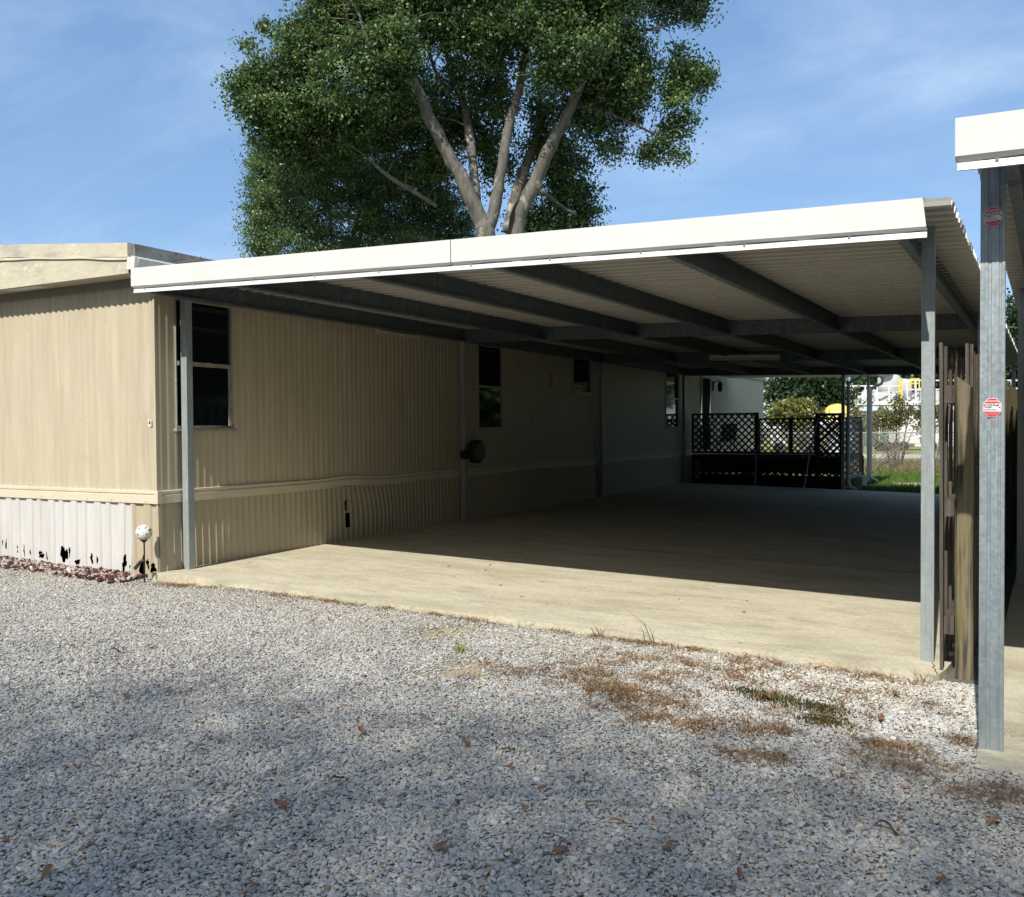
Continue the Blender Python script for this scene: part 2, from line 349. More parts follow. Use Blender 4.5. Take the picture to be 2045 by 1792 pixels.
def pebble_tree(mat, nvar=7, seed=0, flat=(.42, .62)):
    ng = bpy.data.node_groups.new('pebbles', 'GeometryNodeTree')
    ng.interface.new_socket('Geometry', in_out='INPUT', socket_type='NodeSocketGeometry')
    ng.interface.new_socket('Geometry', in_out='OUTPUT', socket_type='NodeSocketGeometry')
    gi = ng.nodes.new('NodeGroupInput'); go = ng.nodes.new('NodeGroupOutput')
    gti = ng.nodes.new('GeometryNodeGeometryToInstance')
    for k in range(nvar):
        ico = ng.nodes.new('GeometryNodeMeshIcoSphere'); ico.inputs['Radius'].default_value = .5; ico.inputs['Subdivisions'].default_value = 3
        pos = ng.nodes.new('GeometryNodeInputPosition')
        ad = ng.nodes.new('ShaderNodeVectorMath'); ad.operation = 'ADD'; ad.inputs[1].default_value = (k * 7.3 + seed, k * 3.1, k * 5.7)
        ng.links.new(pos.outputs[0], ad.inputs[0])
        nz = ng.nodes.new('ShaderNodeTexNoise'); nz.inputs['Scale'].default_value = 1.55; nz.inputs['Detail'].default_value = 1.5
        ng.links.new(ad.outputs[0], nz.inputs['Vector'])
        sb = ng.nodes.new('ShaderNodeVectorMath'); sb.operation = 'SUBTRACT'; sb.inputs[1].default_value = (.5, .5, .5)
        ng.links.new(nz.outputs['Color'], sb.inputs[0])
        sc = ng.nodes.new('ShaderNodeVectorMath'); sc.operation = 'SCALE'; sc.inputs['Scale'].default_value = .85
        ng.links.new(sb.outputs[0], sc.inputs[0])
        sp = ng.nodes.new('GeometryNodeSetPosition'); ng.links.new(ico.outputs['Mesh'], sp.inputs['Geometry']); ng.links.new(sc.outputs[0], sp.inputs['Offset'])
        tr = ng.nodes.new('GeometryNodeTransform'); tr.inputs['Scale'].default_value = (1.15, .62 + .1 * (k % 4), flat[0] + (flat[1] - flat[0]) * (k % 3) / 2)
        ng.links.new(sp.outputs[0], tr.inputs['Geometry'])
        sm = ng.nodes.new('GeometryNodeSetShadeSmooth'); ng.links.new(tr.outputs[0], sm.inputs[0])
        st = ng.nodes.new('GeometryNodeSetMaterial'); st.inputs['Material'].default_value = mat
        ng.links.new(sm.outputs[0], st.inputs['Geometry']); ng.links.new(st.outputs[0], gti.inputs[0])
    ip = ng.nodes.new('GeometryNodeInstanceOnPoints'); ip.inputs['Pick Instance'].default_value = True
    ng.links.new(gi.outputs[0], ip.inputs['Points']); ng.links.new(gti.outputs[0], ip.inputs['Instance'])
    def na(nm, ty):
        n = ng.nodes.new('GeometryNodeInputNamedAttribute'); n.data_type = ty; n.inputs['Name'].default_value = nm; return n.outputs[0]
    ng.links.new(na('variant', 'INT'), ip.inputs['Instance Index'])
    ng.links.new(na('turn', 'FLOAT_VECTOR'), ip.inputs['Rotation']); ng.links.new(na('size', 'FLOAT_VECTOR'), ip.inputs['Scale'])
    ng.links.new(ip.outputs[0], go.inputs[0])
    return ng
def pebbles(name, P, size, col, mat, kind='stuff', seed=0, tiltmax=.5):
    n = len(P); me = bpy.data.meshes.new(name); me.vertices.add(n); me.vertices.foreach_set('co', np.asarray(P, np.float32).ravel())
    r = np.random.default_rng(seed)
    rot = np.stack([r.normal(0, tiltmax * .5, n), r.normal(0, tiltmax * .5, n), r.random(n) * 2 * PI], 1).astype(np.float32)
    a = me.attributes.new('variant', 'INT', 'POINT'); a.data.foreach_set('value', r.integers(0, 7, n).astype(np.int32))
    a = me.attributes.new('turn', 'FLOAT_VECTOR', 'POINT'); a.data.foreach_set('vector', rot.ravel())
    sz = (np.asarray(size)[:, None] * r.uniform(.85, 1.15, (n, 3))).astype(np.float32)
    a = me.attributes.new('size', 'FLOAT_VECTOR', 'POINT'); a.data.foreach_set('vector', sz.ravel())
    a = me.attributes.new('tone', 'FLOAT_COLOR', 'POINT'); a.data.foreach_set('color', np.concatenate([col, np.ones((n, 1))], 1).astype(np.float32).ravel())
    o = bpy.data.objects.new(name, me); COL.objects.link(o)
    md = o.modifiers.new('pebbles', 'NODES'); md.node_group = pebble_tree(mat, seed=seed)
    return tag(o, kind=kind)
# jittered lattice, denser than one layer
st = .0126
px_, py_ = np.meshgrid(np.arange(-10.9, 1.9, st), np.arange(1.7, 6.78, st * .9), indexing='ij')
px_ = px_.ravel(); py_ = py_.ravel()
px_ = px_ + rng.uniform(-.5, .5, px_.shape) * st * 1.5; py_ = py_ + rng.uniform(-.5, .5, py_.shape) * st * 1.5
# keep what lies in (or a step outside) the field of view
dxp = px_ * CR[0] + py_ * CR[1]; dzp = px_ * CF[0] + py_ * CF[1]
keep = (np.abs(dxp) < dzp * .5548 + .9) & (dzp > 2.35)
keep &= ~((px_ > -8.03) & (py_ > 6.735) & (px_ < -.45))
keep &= ~((px_ > -.17) & (py_ > 5.14))
keep &= rng.random(px_.shape) > .93 * dirt_at(px_, py_)
px_, py_ = px_[keep], py_[keep]; n = len(px_)
size = np.clip(rng.lognormal(math.log(.0152), .30, n), .008, .036)
size *= 1 + .12 * (py_ < 4.2)
z = gz_at(px_, py_) + rng.uniform(.0, .011, n)
base = rng.normal(.355, .068, n)
white = np.clip(np.exp(-((px_ + .7) / 1.5) ** 2 - ((py_ - 6.1) / .85) ** 2) * 1.2, 0, 1) * .18 + .06 * vnoise(px_, py_, .9, 8)
base = np.clip(base + white, .10, .72)
tint = rng.normal(0, 1, (n, 1)); warm = (tint > .95).astype(float) + .35 * (py_[:, None] > 6.0)
col = base[:, None] * (np.array([[1.02, 1.0, .955]]) + 0.035 * np.clip(tint, -1.5, 1.5) * np.array([[1.0, .1, -1.1]]) + warm * np.array([[.03, -.01, -.09]]))
dark = rng.random(n) < .035; col[dark] *= .35
rust = rng.random(n) < .012; col[rust] = np.array([.26, .14, .08])
pebbles('gravel', np.stack([px_, py_, z], 1), size, np.clip(col, .02, .8), PEB, seed=2)
# red lava rock strip along the home front
n = 3600; lx = rng.uniform(-11, -8.15, n); ly = rng.uniform(0, 1, n) ** 1.3
ly = 6.70 - ly * (.34 - .10 * (lx + 11) / 2.85) + rng.normal(0, .05, n)
cc = np.where((rng.random(n) < .58)[:, None], np.array([[.085, .030, .026]]) * rng.uniform(.5, 1.7, (n, 1)), np.array([[.45, .40, .36]]) * rng.uniform(.6, 1.2, (n, 1)))
pebbles('lava_rock', np.stack([lx, ly, gz_at(lx, ly) + rng.uniform(.01, .05, n)], 1), np.clip(rng.lognormal(math.log(.033), .35, n), .015, .075), cc, PEB, seed=5, tiltmax=1.2)

# concrete slabs
def slab(name, outline, zf, thick):
    b = MB(); n = len(outline)
    top = [(x, y, zf(x, y)) for x, y in outline]; bot = [(x, y, zf(x, y) - thick) for x, y in outline]
    b.add(top, [tuple(range(n))]); b.loft(top + [top[0]], bot + [bot[0]])
    return tag(b.build(name, CONC), kind='structure')
edge = [(x, 6.75 + .012 * math.sin(x * 3.1) + .006 * math.sin(x * 11)) for x in np.linspace(-8.03, -.62, 40)]
slab('driveway_slab', edge + [(-.53, 6.72), (-.47, 6.68), (-.435, 6.76), (-.40, 6.95), (-.37, 7.25), (-.30, 10), (.10, 24.45), (-8.03, 24.45), (-8.03, 10), (-8.03, 8)], lambda x, y: zslab(x), .3)
slab('neighbour_slab', [(-.165, 5.13), (.5, 5.09), (8.2, 5.05), (8.2, 23), (.35, 23), (-.15, 6)], lambda x, y: -.20 - .012 * x, .25)
crack = MB()
def cr(pts, w):
    for (a, b_) in zip(pts[:-1], pts[1:]): crack.bar((a[0], a[1], zslab(a[0]) + .0015), (b_[0], b_[1], zslab(b_[0]) + .0015), w, .0015)
cr([(-.50, 7.05), (-.475, 6.98), (-.487, 6.93), (-.462, 6.88), (-.465, 6.83), (-.448, 6.80), (-.445, 6.74)], .006)
for yj in (11.25, 18.6):
    cr([(-7.9, yj), (-.3, yj)], .012)
tag(crack.build('slab_joint', M('joint_dark', (.05, .045, .035), rough=1)), kind='structure')
# neighbour's lawn, dry verge, gravel road beyond the slab
def sheet(name, x0, x1, y0, y1, z, mat): return tag(MB().add([(x0, y0, z), (x1, y0, z), (x1, y1, z), (x0, y1, z)], [(0, 1, 2, 3)]).build(name, mat), kind='structure')
LAWN = M('lawn_soil', (.05, .10, .015), (.09, .15, .025), .95, scale=3)
sheet('lawn', -12, 10, 24.0, 36.2, -.215, LAWN)
sheet('dry_verge', -60, 40, 36.2, 53, -.22, M('dry_verge', (.24, .19, .10), (.15, .14, .06), .95, scale=1.2))
sheet('gravel_road', -80, 60, 53, 61, -.21, M('gravel_road', (.50, .47, .42), (.40, .37, .33), .95, scale=3))
sheet('meadow', -90, 70, 61, 140, -.215, M('meadow', (.20, .23, .06), (.28, .27, .10), .95, scale=.5))

# ------------------------------------------------------------------ mobile home
XH, YH, XL, YR = -7.905, 6.74, -12.2, 33.7          # right wall, front wall, left wall, rear wall
home = thing('mobile_home', 'long tan mobile home with ribbed siding, white front skirting and a number 4', 'mobile home', (-10.05, 20, 0))
RIB = .1
def rib(s):                                         # rounded rib with a small groove, 0..1
    t = s / RIB * 2 * PI
    return .5 + .5 * math.sin(t)
def dent(y, z, cy, cz, ry, rz, d): return d * math.exp(-((y - cy) / ry) ** 2 - ((z - cz) / rz) ** 2)
# front wall
b = MB(); P = []
for x in np.arange(XL, XH + .0001, .0125):
    off = .017 * rib(x)
    P.append([(x, YH - off + dent(x, z, -8.7, 1.3, .25, .4, .006), z) for z in np.linspace(.80, 3.2, 9)])
b.grid(P)
NAIL = M('nail_dark', (.13, .10, .07), rough=.6); b.use(NAIL)
for z, st2, k0 in ((2.70, .172, 0), (1.64, .19, 1), (.87, .21, 2)):
    for k in range(24):
        x = XH - .06 - k * st2 - .03 * math.sin(k * 2.3 + k0); y_ = YH - .017 * rib(x) - .0015; r_ = .0048
        b.add([(x + r_ * math.cos(a), y_, z + .012 * math.sin(k * 1.9) + r_ * math.sin(a)) for a in np.linspace(0, 2 * PI, 7)[:-1]], [tuple(range(6))])
b.build('front_siding', SID, home, smooth=True)
# side wall, with window openings left out
WIN = [(6.985, 7.80, 1.535, 2.94, 'f'), (13.41, 14.24, 1.51, 2.94, 'f'), (17.25, 18.13, 2.25, 2.98, 's'), (23.0, 24.0, 1.52, 3.03, 'f')]
DOOR = (26.07, 26.97, .80, 3.0)
ys = list(np.arange(YH, YR + .001, .0125)); zs = [.80, .95, 1.1, 1.3, 1.515, 1.52, 1.8, 2.25, 2.6, 2.94, 2.98, 3.0, 3.06, 3.2]
b = MB(); P = []
for y in ys:
    off = .0065 * rib(y + .03)
    P.append([(XH + off * (1 if not (27.1 < y) else .5) + dent(y, z, 8.05, 1.25, .12, .12, .012) - dent(y, z, 7.85, 1.15, .1, .2, .01), y, z) for z in zs])
def keep_side(i, j):
    y, z = ys[i] + .006, (zs[j] + zs[j + 1]) / 2
    for (a, c, z0, z1, _) in WIN:
        if a + .02 < y < c - .02 and z0 < z < z1: return False
    return not (DOOR[0] + .02 < y < DOOR[1] - .02 and z < DOOR[3])
b.grid(P, keep_side); b.build('side_siding', SID, home, smooth=True)
MB().add([(XL, YH, -.3), (XL, YR, -.3), (XL, YR, 3.2), (XL, YH, 3.2)], [(0, 1, 2, 3)]).add([(XL, YR, -.3), (XH, YR, -.3), (XH, YR, 3.2), (XL, YR, 3.2)], [(0, 1, 2, 3)]).build('rear_siding', SID, home)
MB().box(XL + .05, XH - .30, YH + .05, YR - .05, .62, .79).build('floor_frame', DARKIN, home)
b = MB(); b.box(XH - .02, XH + .006, YH - .022, YH + .0, .80, 3.12); b.build('corner_trim', SID, home)
# trim band: front piece and side piece, both a two-step moulding; the side one sags
def trim_prof(s): return [(.0, .728), (.036, .730), (.036, .815), (.020, .822), (.020, .828), (.032, .834), (.032, .862), (.0, .868)]
b = MB(); A = [(XL, YH - d, z - .005) for d, z in trim_prof(0)]; B = [(XH + .036, YH - d, z) for d, z in trim_prof(0)]
b.loft(A, B); b.use(M('nail_dark2', (.08, .06, .05), rough=.6))
for x in (-8.05, -8.6, -9.0, -9.8): b.add([(x + .007 * math.cos(a), YH - .0375, .75 + .007 * math.sin(a)) for a in np.linspace(0, 2 * PI, 7)[:-1]], [tuple(range(6))])
b.build('trim_front', TRIM, home)
MB().box(XH - .02, XH + .0385, YH - .0385, YH + .02, .7285, .866).build('trim_corner', TRIM, home)
def sag(y): return .018 * math.exp(-((y - 9.9) / .35) ** 2) - .03 * math.exp(-((y - 10.9) / .8) ** 2) + .012 * math.sin(y * 1.3) * min(1, (y - YH) / 5)
b = MB(); prev = None
for y in np.arange(YH - .035, YR, .15):
    cur = [(XH + d, y, z + sag(y)) for d, z in trim_prof(0)]
    if prev: b.loft(prev, cur)
    prev = cur
b.build('trim_side', TRIM, home)
# front skirting: ribbed white panels, torn along the foot; the last panel is tan
def skirt_off(s):
    q = (s % .40) / .40
    o = 0
    for e0, e1 in ((.20, .39), (.72, 1.0)): o += max(0, min(1, (q - e0) / .022)) * max(0, min(1, (e1 - q) / .022))
    return .022 * o + (.0022 * math.sin(s * 420) if q < .20 else 0)
def blob(seed, cx, cz, rx, rz):
    r = random.Random(seed); ph = [r.uniform(0, 6.28) for _ in range(4)]
    def f(x, z):
        a = math.atan2((z - cz) / rz, (x - cx) / rx); d = math.hypot((x - cx) / rx, (z - cz) / rz)
        return d < 1 + .25 * math.sin(2 * a + ph[0]) + .22 * math.sin(3 * a + ph[1]) + .18 * math.sin(5 * a + ph[2])
    return f
holes = [blob(i, *h) for i, h in enumerate([(-8.17, .03, .05, .10), (-8.30, .00, .018, .05), (-8.42, .03, .026, .07), (-8.41, .12, .010, .04), (-8.86, .07, .012, .05), (-8.98, .08, .024, .05), (-9.21, .03, .04, .02), (-9.44, .10, .045, .085), (-9.36, .13, .012, .07), (-9.86, .07, .03, .04), (-9.77, .05, .012, .04), (-10.05, .09, .012, .03), (-10.2, .10, .010, .07), (-10.3, .11, .014, .05), (-10.55, .15, .013, .07), (-10.62, .17, .012, .03), (-7.99, .03, .026, .06), (-8.06, .08, .022, .05)])]
def skirt_front(name, x0, x1, mat, skew):
    xs = np.arange(x0, x1 + .001, .0075); zz = np.linspace(-.16, .735, 150); P = []
    for x in xs: P.append([(x + skew * (1 - z / .73) * max(0, 1 - (x1 - x) / .3 if skew else 0), YH - .004 - skirt_off(x) + .008 * math.sin(x * 2.2) * (1 - z), z) for z in zz])
    MB().grid(P, lambda i, j: not any(h(xs[i], zz[j]) for h in holes)).build(name, mat, home, smooth=True)
skirt_front('skirting_front', XL, -8.21, SKW, -.075)
skirt_front('skirting_corner', -8.29, XH + .028, SKT, 0)
MB().box(XH + .004, XH + .030, YH - .010, YH + .03, -.16, .728).build('skirting_corner_bead', SKT, home)
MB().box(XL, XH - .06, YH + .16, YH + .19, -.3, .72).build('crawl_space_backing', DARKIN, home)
# tan skirting along the side, rib by rib, bulged behind the second bay
def side_off(s):
    q = (s % .30) / .30
    return .016 * sum(math.exp(-((q - c0) / .05) ** 2) for c0 in (.1, .43, .76)) + (.012 if q < .03 else 0)
ys2 = np.arange(YH - .004, YR, .0125); zz = np.linspace(-.02, .735, 24); P = []
for y in ys2:
    lean = .05 * math.exp(-((y - 10.3) / .9) ** 2) * math.sin((y - 9.4) * 1.6) + .02 * math.sin(y * 1.9) * min(1, max(0, (y - 8.5)))
    P.append([(XH + .002 + side_off(y) + .02 * (1 - z / .73) + abs(lean) * math.sin(min(1, z / .73) * PI) * .6, y + lean * (1 - z / .73), z) for z in zz])
MB().grid(P, lambda i, j: not ((9.80 < ys2[i] < 9.89 and .15 < zz[j] < .36) or (9.80 < ys2[i] < 9.825 and .40 < zz[j] < .52) or (9.82 < ys2[i] < 9.85 and .5 < zz[j] < .57))).build('skirting_side', SKT, home, smooth=True)
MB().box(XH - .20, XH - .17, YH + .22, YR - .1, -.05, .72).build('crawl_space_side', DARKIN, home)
# windows
dark_in = M('room_dark', (.02, .02, .022), rough=.9)
for (a, c, z0, z1, kind) in WIN:
    fr = MB(); x0, x1 = XH - .02, XH + .03; t = .022
    fr.box(x0, x1 - .01, a, a + .016, z0, z1); fr.box(x0, x1, c - t, c, z0, z1); fr.box(x0, x1, a + t, c - t, z1 - t, z1); fr.box(x0, x1, a + t, c - t, z0, z0 + t)
    zm = (z0 + z1) / 2
    if kind == 'f':
        fr.box(x0 + .005, x1 + .006, a + t, c - t, zm - .022, zm + .022); fr.box(x0 - .004, x1 - .012, c - t - .03, c - t, z0 + t, zm - .022)
    fo = fr.build('window', FRAME, home, bevel=.003)
    fo2 = MB().box(x0 - .03, x1 + .025, a - .03, c + .03, z0 - .035, z0 - .003).build('sill', FRAME, fo)
    MB().box(XH - .012, XH - .004, a + t, c - t, (zm + .022 if kind == 'f' else z0 + t), z1 - t).build('upper_pane', GLASS, fo)
    if kind == 'f': MB().box(XH + .002, XH + .008, a + t, c - t - .03, z0 + t, zm - .022).build('lower_pane', GLASS, fo)
    MB().box(XH - .5, XH - .45, a - .1, c + .1, z0 - .1, z1 + .1).build('room_backing', dark_in, fo)
# door of the far end
d = MB(); d.box(XH - .02, XH + .02, DOOR[0] + .05, DOOR[1] - .05, DOOR[2], DOOR[3] - .05); do = d.build('door', DOORM, home)
f_ = MB(); f_.box(XH - .02, XH + .04, DOOR[0], DOOR[0] + .05, DOOR[2], DOOR[3]); f_.box(XH - .02, XH + .04, DOOR[1] - .05, DOOR[1], DOOR[2], DOOR[3]); f_.box(XH - .02, XH + .04, DOOR[0] + .05, DOOR[1] - .05, DOOR[3] - .05, DOOR[3])
f_.build('door_frame', FRAME, do); MB().tube([(XH + .02, 26.85, 1.85), (XH + .08, 26.85, 1.85), (XH + .08, 26.85, 1.7)], .012, 6).build('handle', SCREW, do)
sc_ = MB(); sc_.box(XH + .01, XH + .05, 27.26, 27.38, 2.62, 2.9); so = sc_.build('wall_lamp', BLACK, home)
MB().tube([(XH + .05, 27.32, 2.85), (XH + .16, 27.32, 2.93), (XH + .22, 27.32, 2.88)], .015, 6).build('lamp_arm', BLACK, so)
MB().lathe((XH + .22, 27.32, 2.6), [(.03, .28), (.075, .2), (.06, 0), (.02, -.03)], 8).build('lamp_shade', BLACK, so)
# roof with gable boards and side trim
XP = (XL + XH) / 2
def zr(x): return 3.441 + (1 - abs(x - XP) / (XP - XL)) * .195
b = MB(); yf = 6.455
xs = [XL - .03, XP, XH - .055]
A = [(x, yf, zr(x)) for x in xs]; B = [(x, YR + .25, zr(x)) for x in xs]
b.loft(A, B); roof = b.build('roof', ROOFG, home)
ub = MB(); lb = MB()
xs = np.linspace(XL - .03, XH - .055, 60)
ub.loft([(x, yf - .012, zr(x)) for x in xs], [(x, yf - .012, zr(x) - .145) for x in xs]); ub.loft([(x, yf - .012, zr(x)) for x in xs], [(x, yf + .05, zr(x) + .004) for x in xs])
ub.loft([(x, yf - .012, zr(x) - .145) for x in xs], [(x, yf + .012, zr(x) - .148) for x in xs]); ub.add([(XH - .055, yf - .012, zr(xs[-1])), (XH - .055, yf + .1, zr(xs[-1])), (XH - .055, yf + .1, 3.15), (XH - .055, yf - .012, zr(xs[-1]) - .145)], [(0, 1, 2, 3)])
ub.build('gable_board_upper', BOARD, roof)
wav = lambda x: .006 * math.sin(x * 3.3) + .004 * math.sin(x * 7.1)
lb.loft([(x, yf + .016, zr(x) - .14) for x in xs], [(x, yf + .010 + wav(x) * .6, zr(x) - .165) for x in xs]); lb.loft([(x, yf - .004, zr(x) - .167) for x in xs], [(x, yf + .002, 3.135) for x in xs])
lb.loft([(x, yf - .004, zr(x) - .167) for x in xs], [(x, yf + .016, zr(x) - .165) for x in xs])
lb.build('gable_board_lower', BOARD, roof)
bs = MB(); bs.loft([(x, yf - .022, zr(x) - .152 + wav(x)) for x in xs], [(x, yf - .022, zr(x) - .17 + wav(x)) for x in xs]); bs.loft([(x, yf - .022, zr(x) - .152 + wav(x)) for x in xs], [(x, yf - .004, zr(x) - .150) for x in xs]); bs.loft([(x, yf - .022, zr(x) - .17 + wav(x)) for x in xs], [(x, yf - .004, zr(x) - .171 + wav(x)) for x in xs])
bs.build('gable_moulding', TRIM, roof)
MB().add([(XL - .03, yf, 3.136), (XH - .055, yf, 3.136), (XH - .055, YH + .02, 3.136), (XL - .03, YH + .02, 3.136)], [(0, 1, 2, 3)]).build('gable_soffit', SID, roof)
pv = MB(); pv.hexa([(-10.15, yf + .02, 3.128), (-9.55, yf + .02, 3.128), (-9.42, yf + .14, 3.128), (-10.0, yf + .15, 3.128), (-10.15, yf + .02, 3.134), (-9.55, yf + .02, 3.134), (-9.42, yf + .14, 3.134), (-10.0, yf + .15, 3.134)]); pv.build('soffit_patch', WHITE, roof)
MB().box(XL, XH + .0, YH - .035, YH - .002, 3.05, 3.135).build('gable_cornice', M('cornice_dark_tan', (.30, .27, .21), (.24, .21, .16), .6, scale=5), roof)  # cornice in a darker tan than the siding
# side roof edge: flat grey trim above, pale eave gutter below
MB().box(XH - .06, XH - .03, yf + .06, YR + .25, 3.32, 3.445).build('roof_edge_trim', ROOFG, roof)
eg = MB(); eg.hexa([(XH - .055, 6.47, 3.17), (XH + .06, 6.47, 3.18), (XH + .06, YR + .2, 3.18), (XH - .055, YR + .2, 3.17), (XH - .03, 6.47, 3.318), (XH + .085, 6.47, 3.275), (XH + .085, YR + .2, 3.275), (XH - .03, YR + .2, 3.318)])
eg.build('side_gutter', GUT, roof)
cap = MB(); cap.hexa([(XH - .06, 6.432, 3.165), (XH + .055, 6.432, 3.175), (XH + .055, 6.468, 3.175), (XH - .06, 6.468, 3.165), (XH - .045, 6.432, 3.30), (XH + .07, 6.432, 3.285), (XH + .07, 6.468, 3.285), (XH - .045, 6.468, 3.30)]); cap.build('gutter_end_cap', WHITE, roof)
tw = MB()
for k in range(5):
    y = 7.0 + .5 * k; tw.tube([(XH + .0, y, 3.30), (XH + .04 - .05 * k % .03, y + .25, 3.36), (XH - .02, y + .38, 3.43 + .02 * k)], .006, 5)
tag(tw.build('fallen_twig', TWIG), 'thin bare twigs caught in the roof gutter of the tan mobile home', 'twigs')
# small wall fittings
wv = MB(); wv.box(XH + .014, XH + .05, 10.55, 11.58, 2.885, 2.945); wo = wv.build('wall_vent', TRIM, home); MB().box(XH + .05, XH + .053, 10.62, 11.5, 2.922, 2.938).build('vent_slot', DARKIN, wo)
MB().box(XH + .014, XH + .04, 16.25, 16.62, 2.30, 2.62).build('meter_box', SID, home)

# ------------------------------------------------------------------ lettering
def text_mesh(s, size, bold=0.0):
    cu = bpy.data.curves.new('lettering', 'FONT'); cu.body = s; cu.size = size; cu.align_x = 'CENTER'; cu.align_y = 'CENTER'; cu.offset = bold; cu.resolution_u = 3
    o = bpy.data.objects.new('lettering', cu); COL.objects.link(o)
    dg = bpy.context.evaluated_depsgraph_get(); me = bpy.data.meshes.new_from_object(o.evaluated_get(dg))
    bpy.data.objects.remove(o); bpy.data.curves.remove(cu); return me
def lettering(s, size, mat, parent, off, sx=1, bold=0.0):      # faces -Y
    me = text_mesh(s, size, bold); me.materials.clear(); me.materials.append(mat)
    me.transform(Matrix(((sx, 0, 0, 0), (0, 0, -1, 0), (0, 1, 0, 0), (0, 0, 0, 1))))
    o = bpy.data.objects.new('lettering', me); COL.objects.link(o); o.parent = parent; o.location = off; return o
np_ = MB().box(-8.006, -7.958, YH - .030, YH - .026, 1.553, 1.625).build('number_plate', PAPER, home)
lettering('4', .085, INK, np_, (-7.982 - home.location.x, YH - .0315 - home.location.y, 1.589 - home.location.z), .75, .002)

# ------------------------------------------------------------------ carports
def c_beam(b, p, q, h, w, side):       # web + flanges + lip, running p->q (top edge heights), side = +1 flanges towards +X
    (x0, y0, z0), (x1, y1, z1) = p, q
    def plate(dx0, dx1, dz0, dz1):
        b.hexa([(x0 + dx0, y0, z0 + dz0), (x0 + dx1, y0, z0 + dz0), (x1 + dx1, y1, z1 + dz0), (x1 + dx0, y1, z1 + dz0), (x0 + dx0, y0, z0 + dz1), (x0 + dx1, y0, z0 + dz1), (x1 + dx1, y1, z1 + dz1), (x1 + dx0, y1, z1 + dz1)])
    t = .005; s = side
    plate(*sorted((0, s * t)), -h, 0); plate(*sorted((s * t, s * w)), -h, -h + t); plate(*sorted((s * t, s * w)), -t, 0); plate(*sorted((s * (w - t), s * w)), -h + t, -h + .022)
def sheet_profile(y, pitch=.19):
    q = (y / pitch) % 1.0
    return .046 * max(0, min(1, (q - .45) / .05)) * max(0, min(1, (1 - q) / .05))
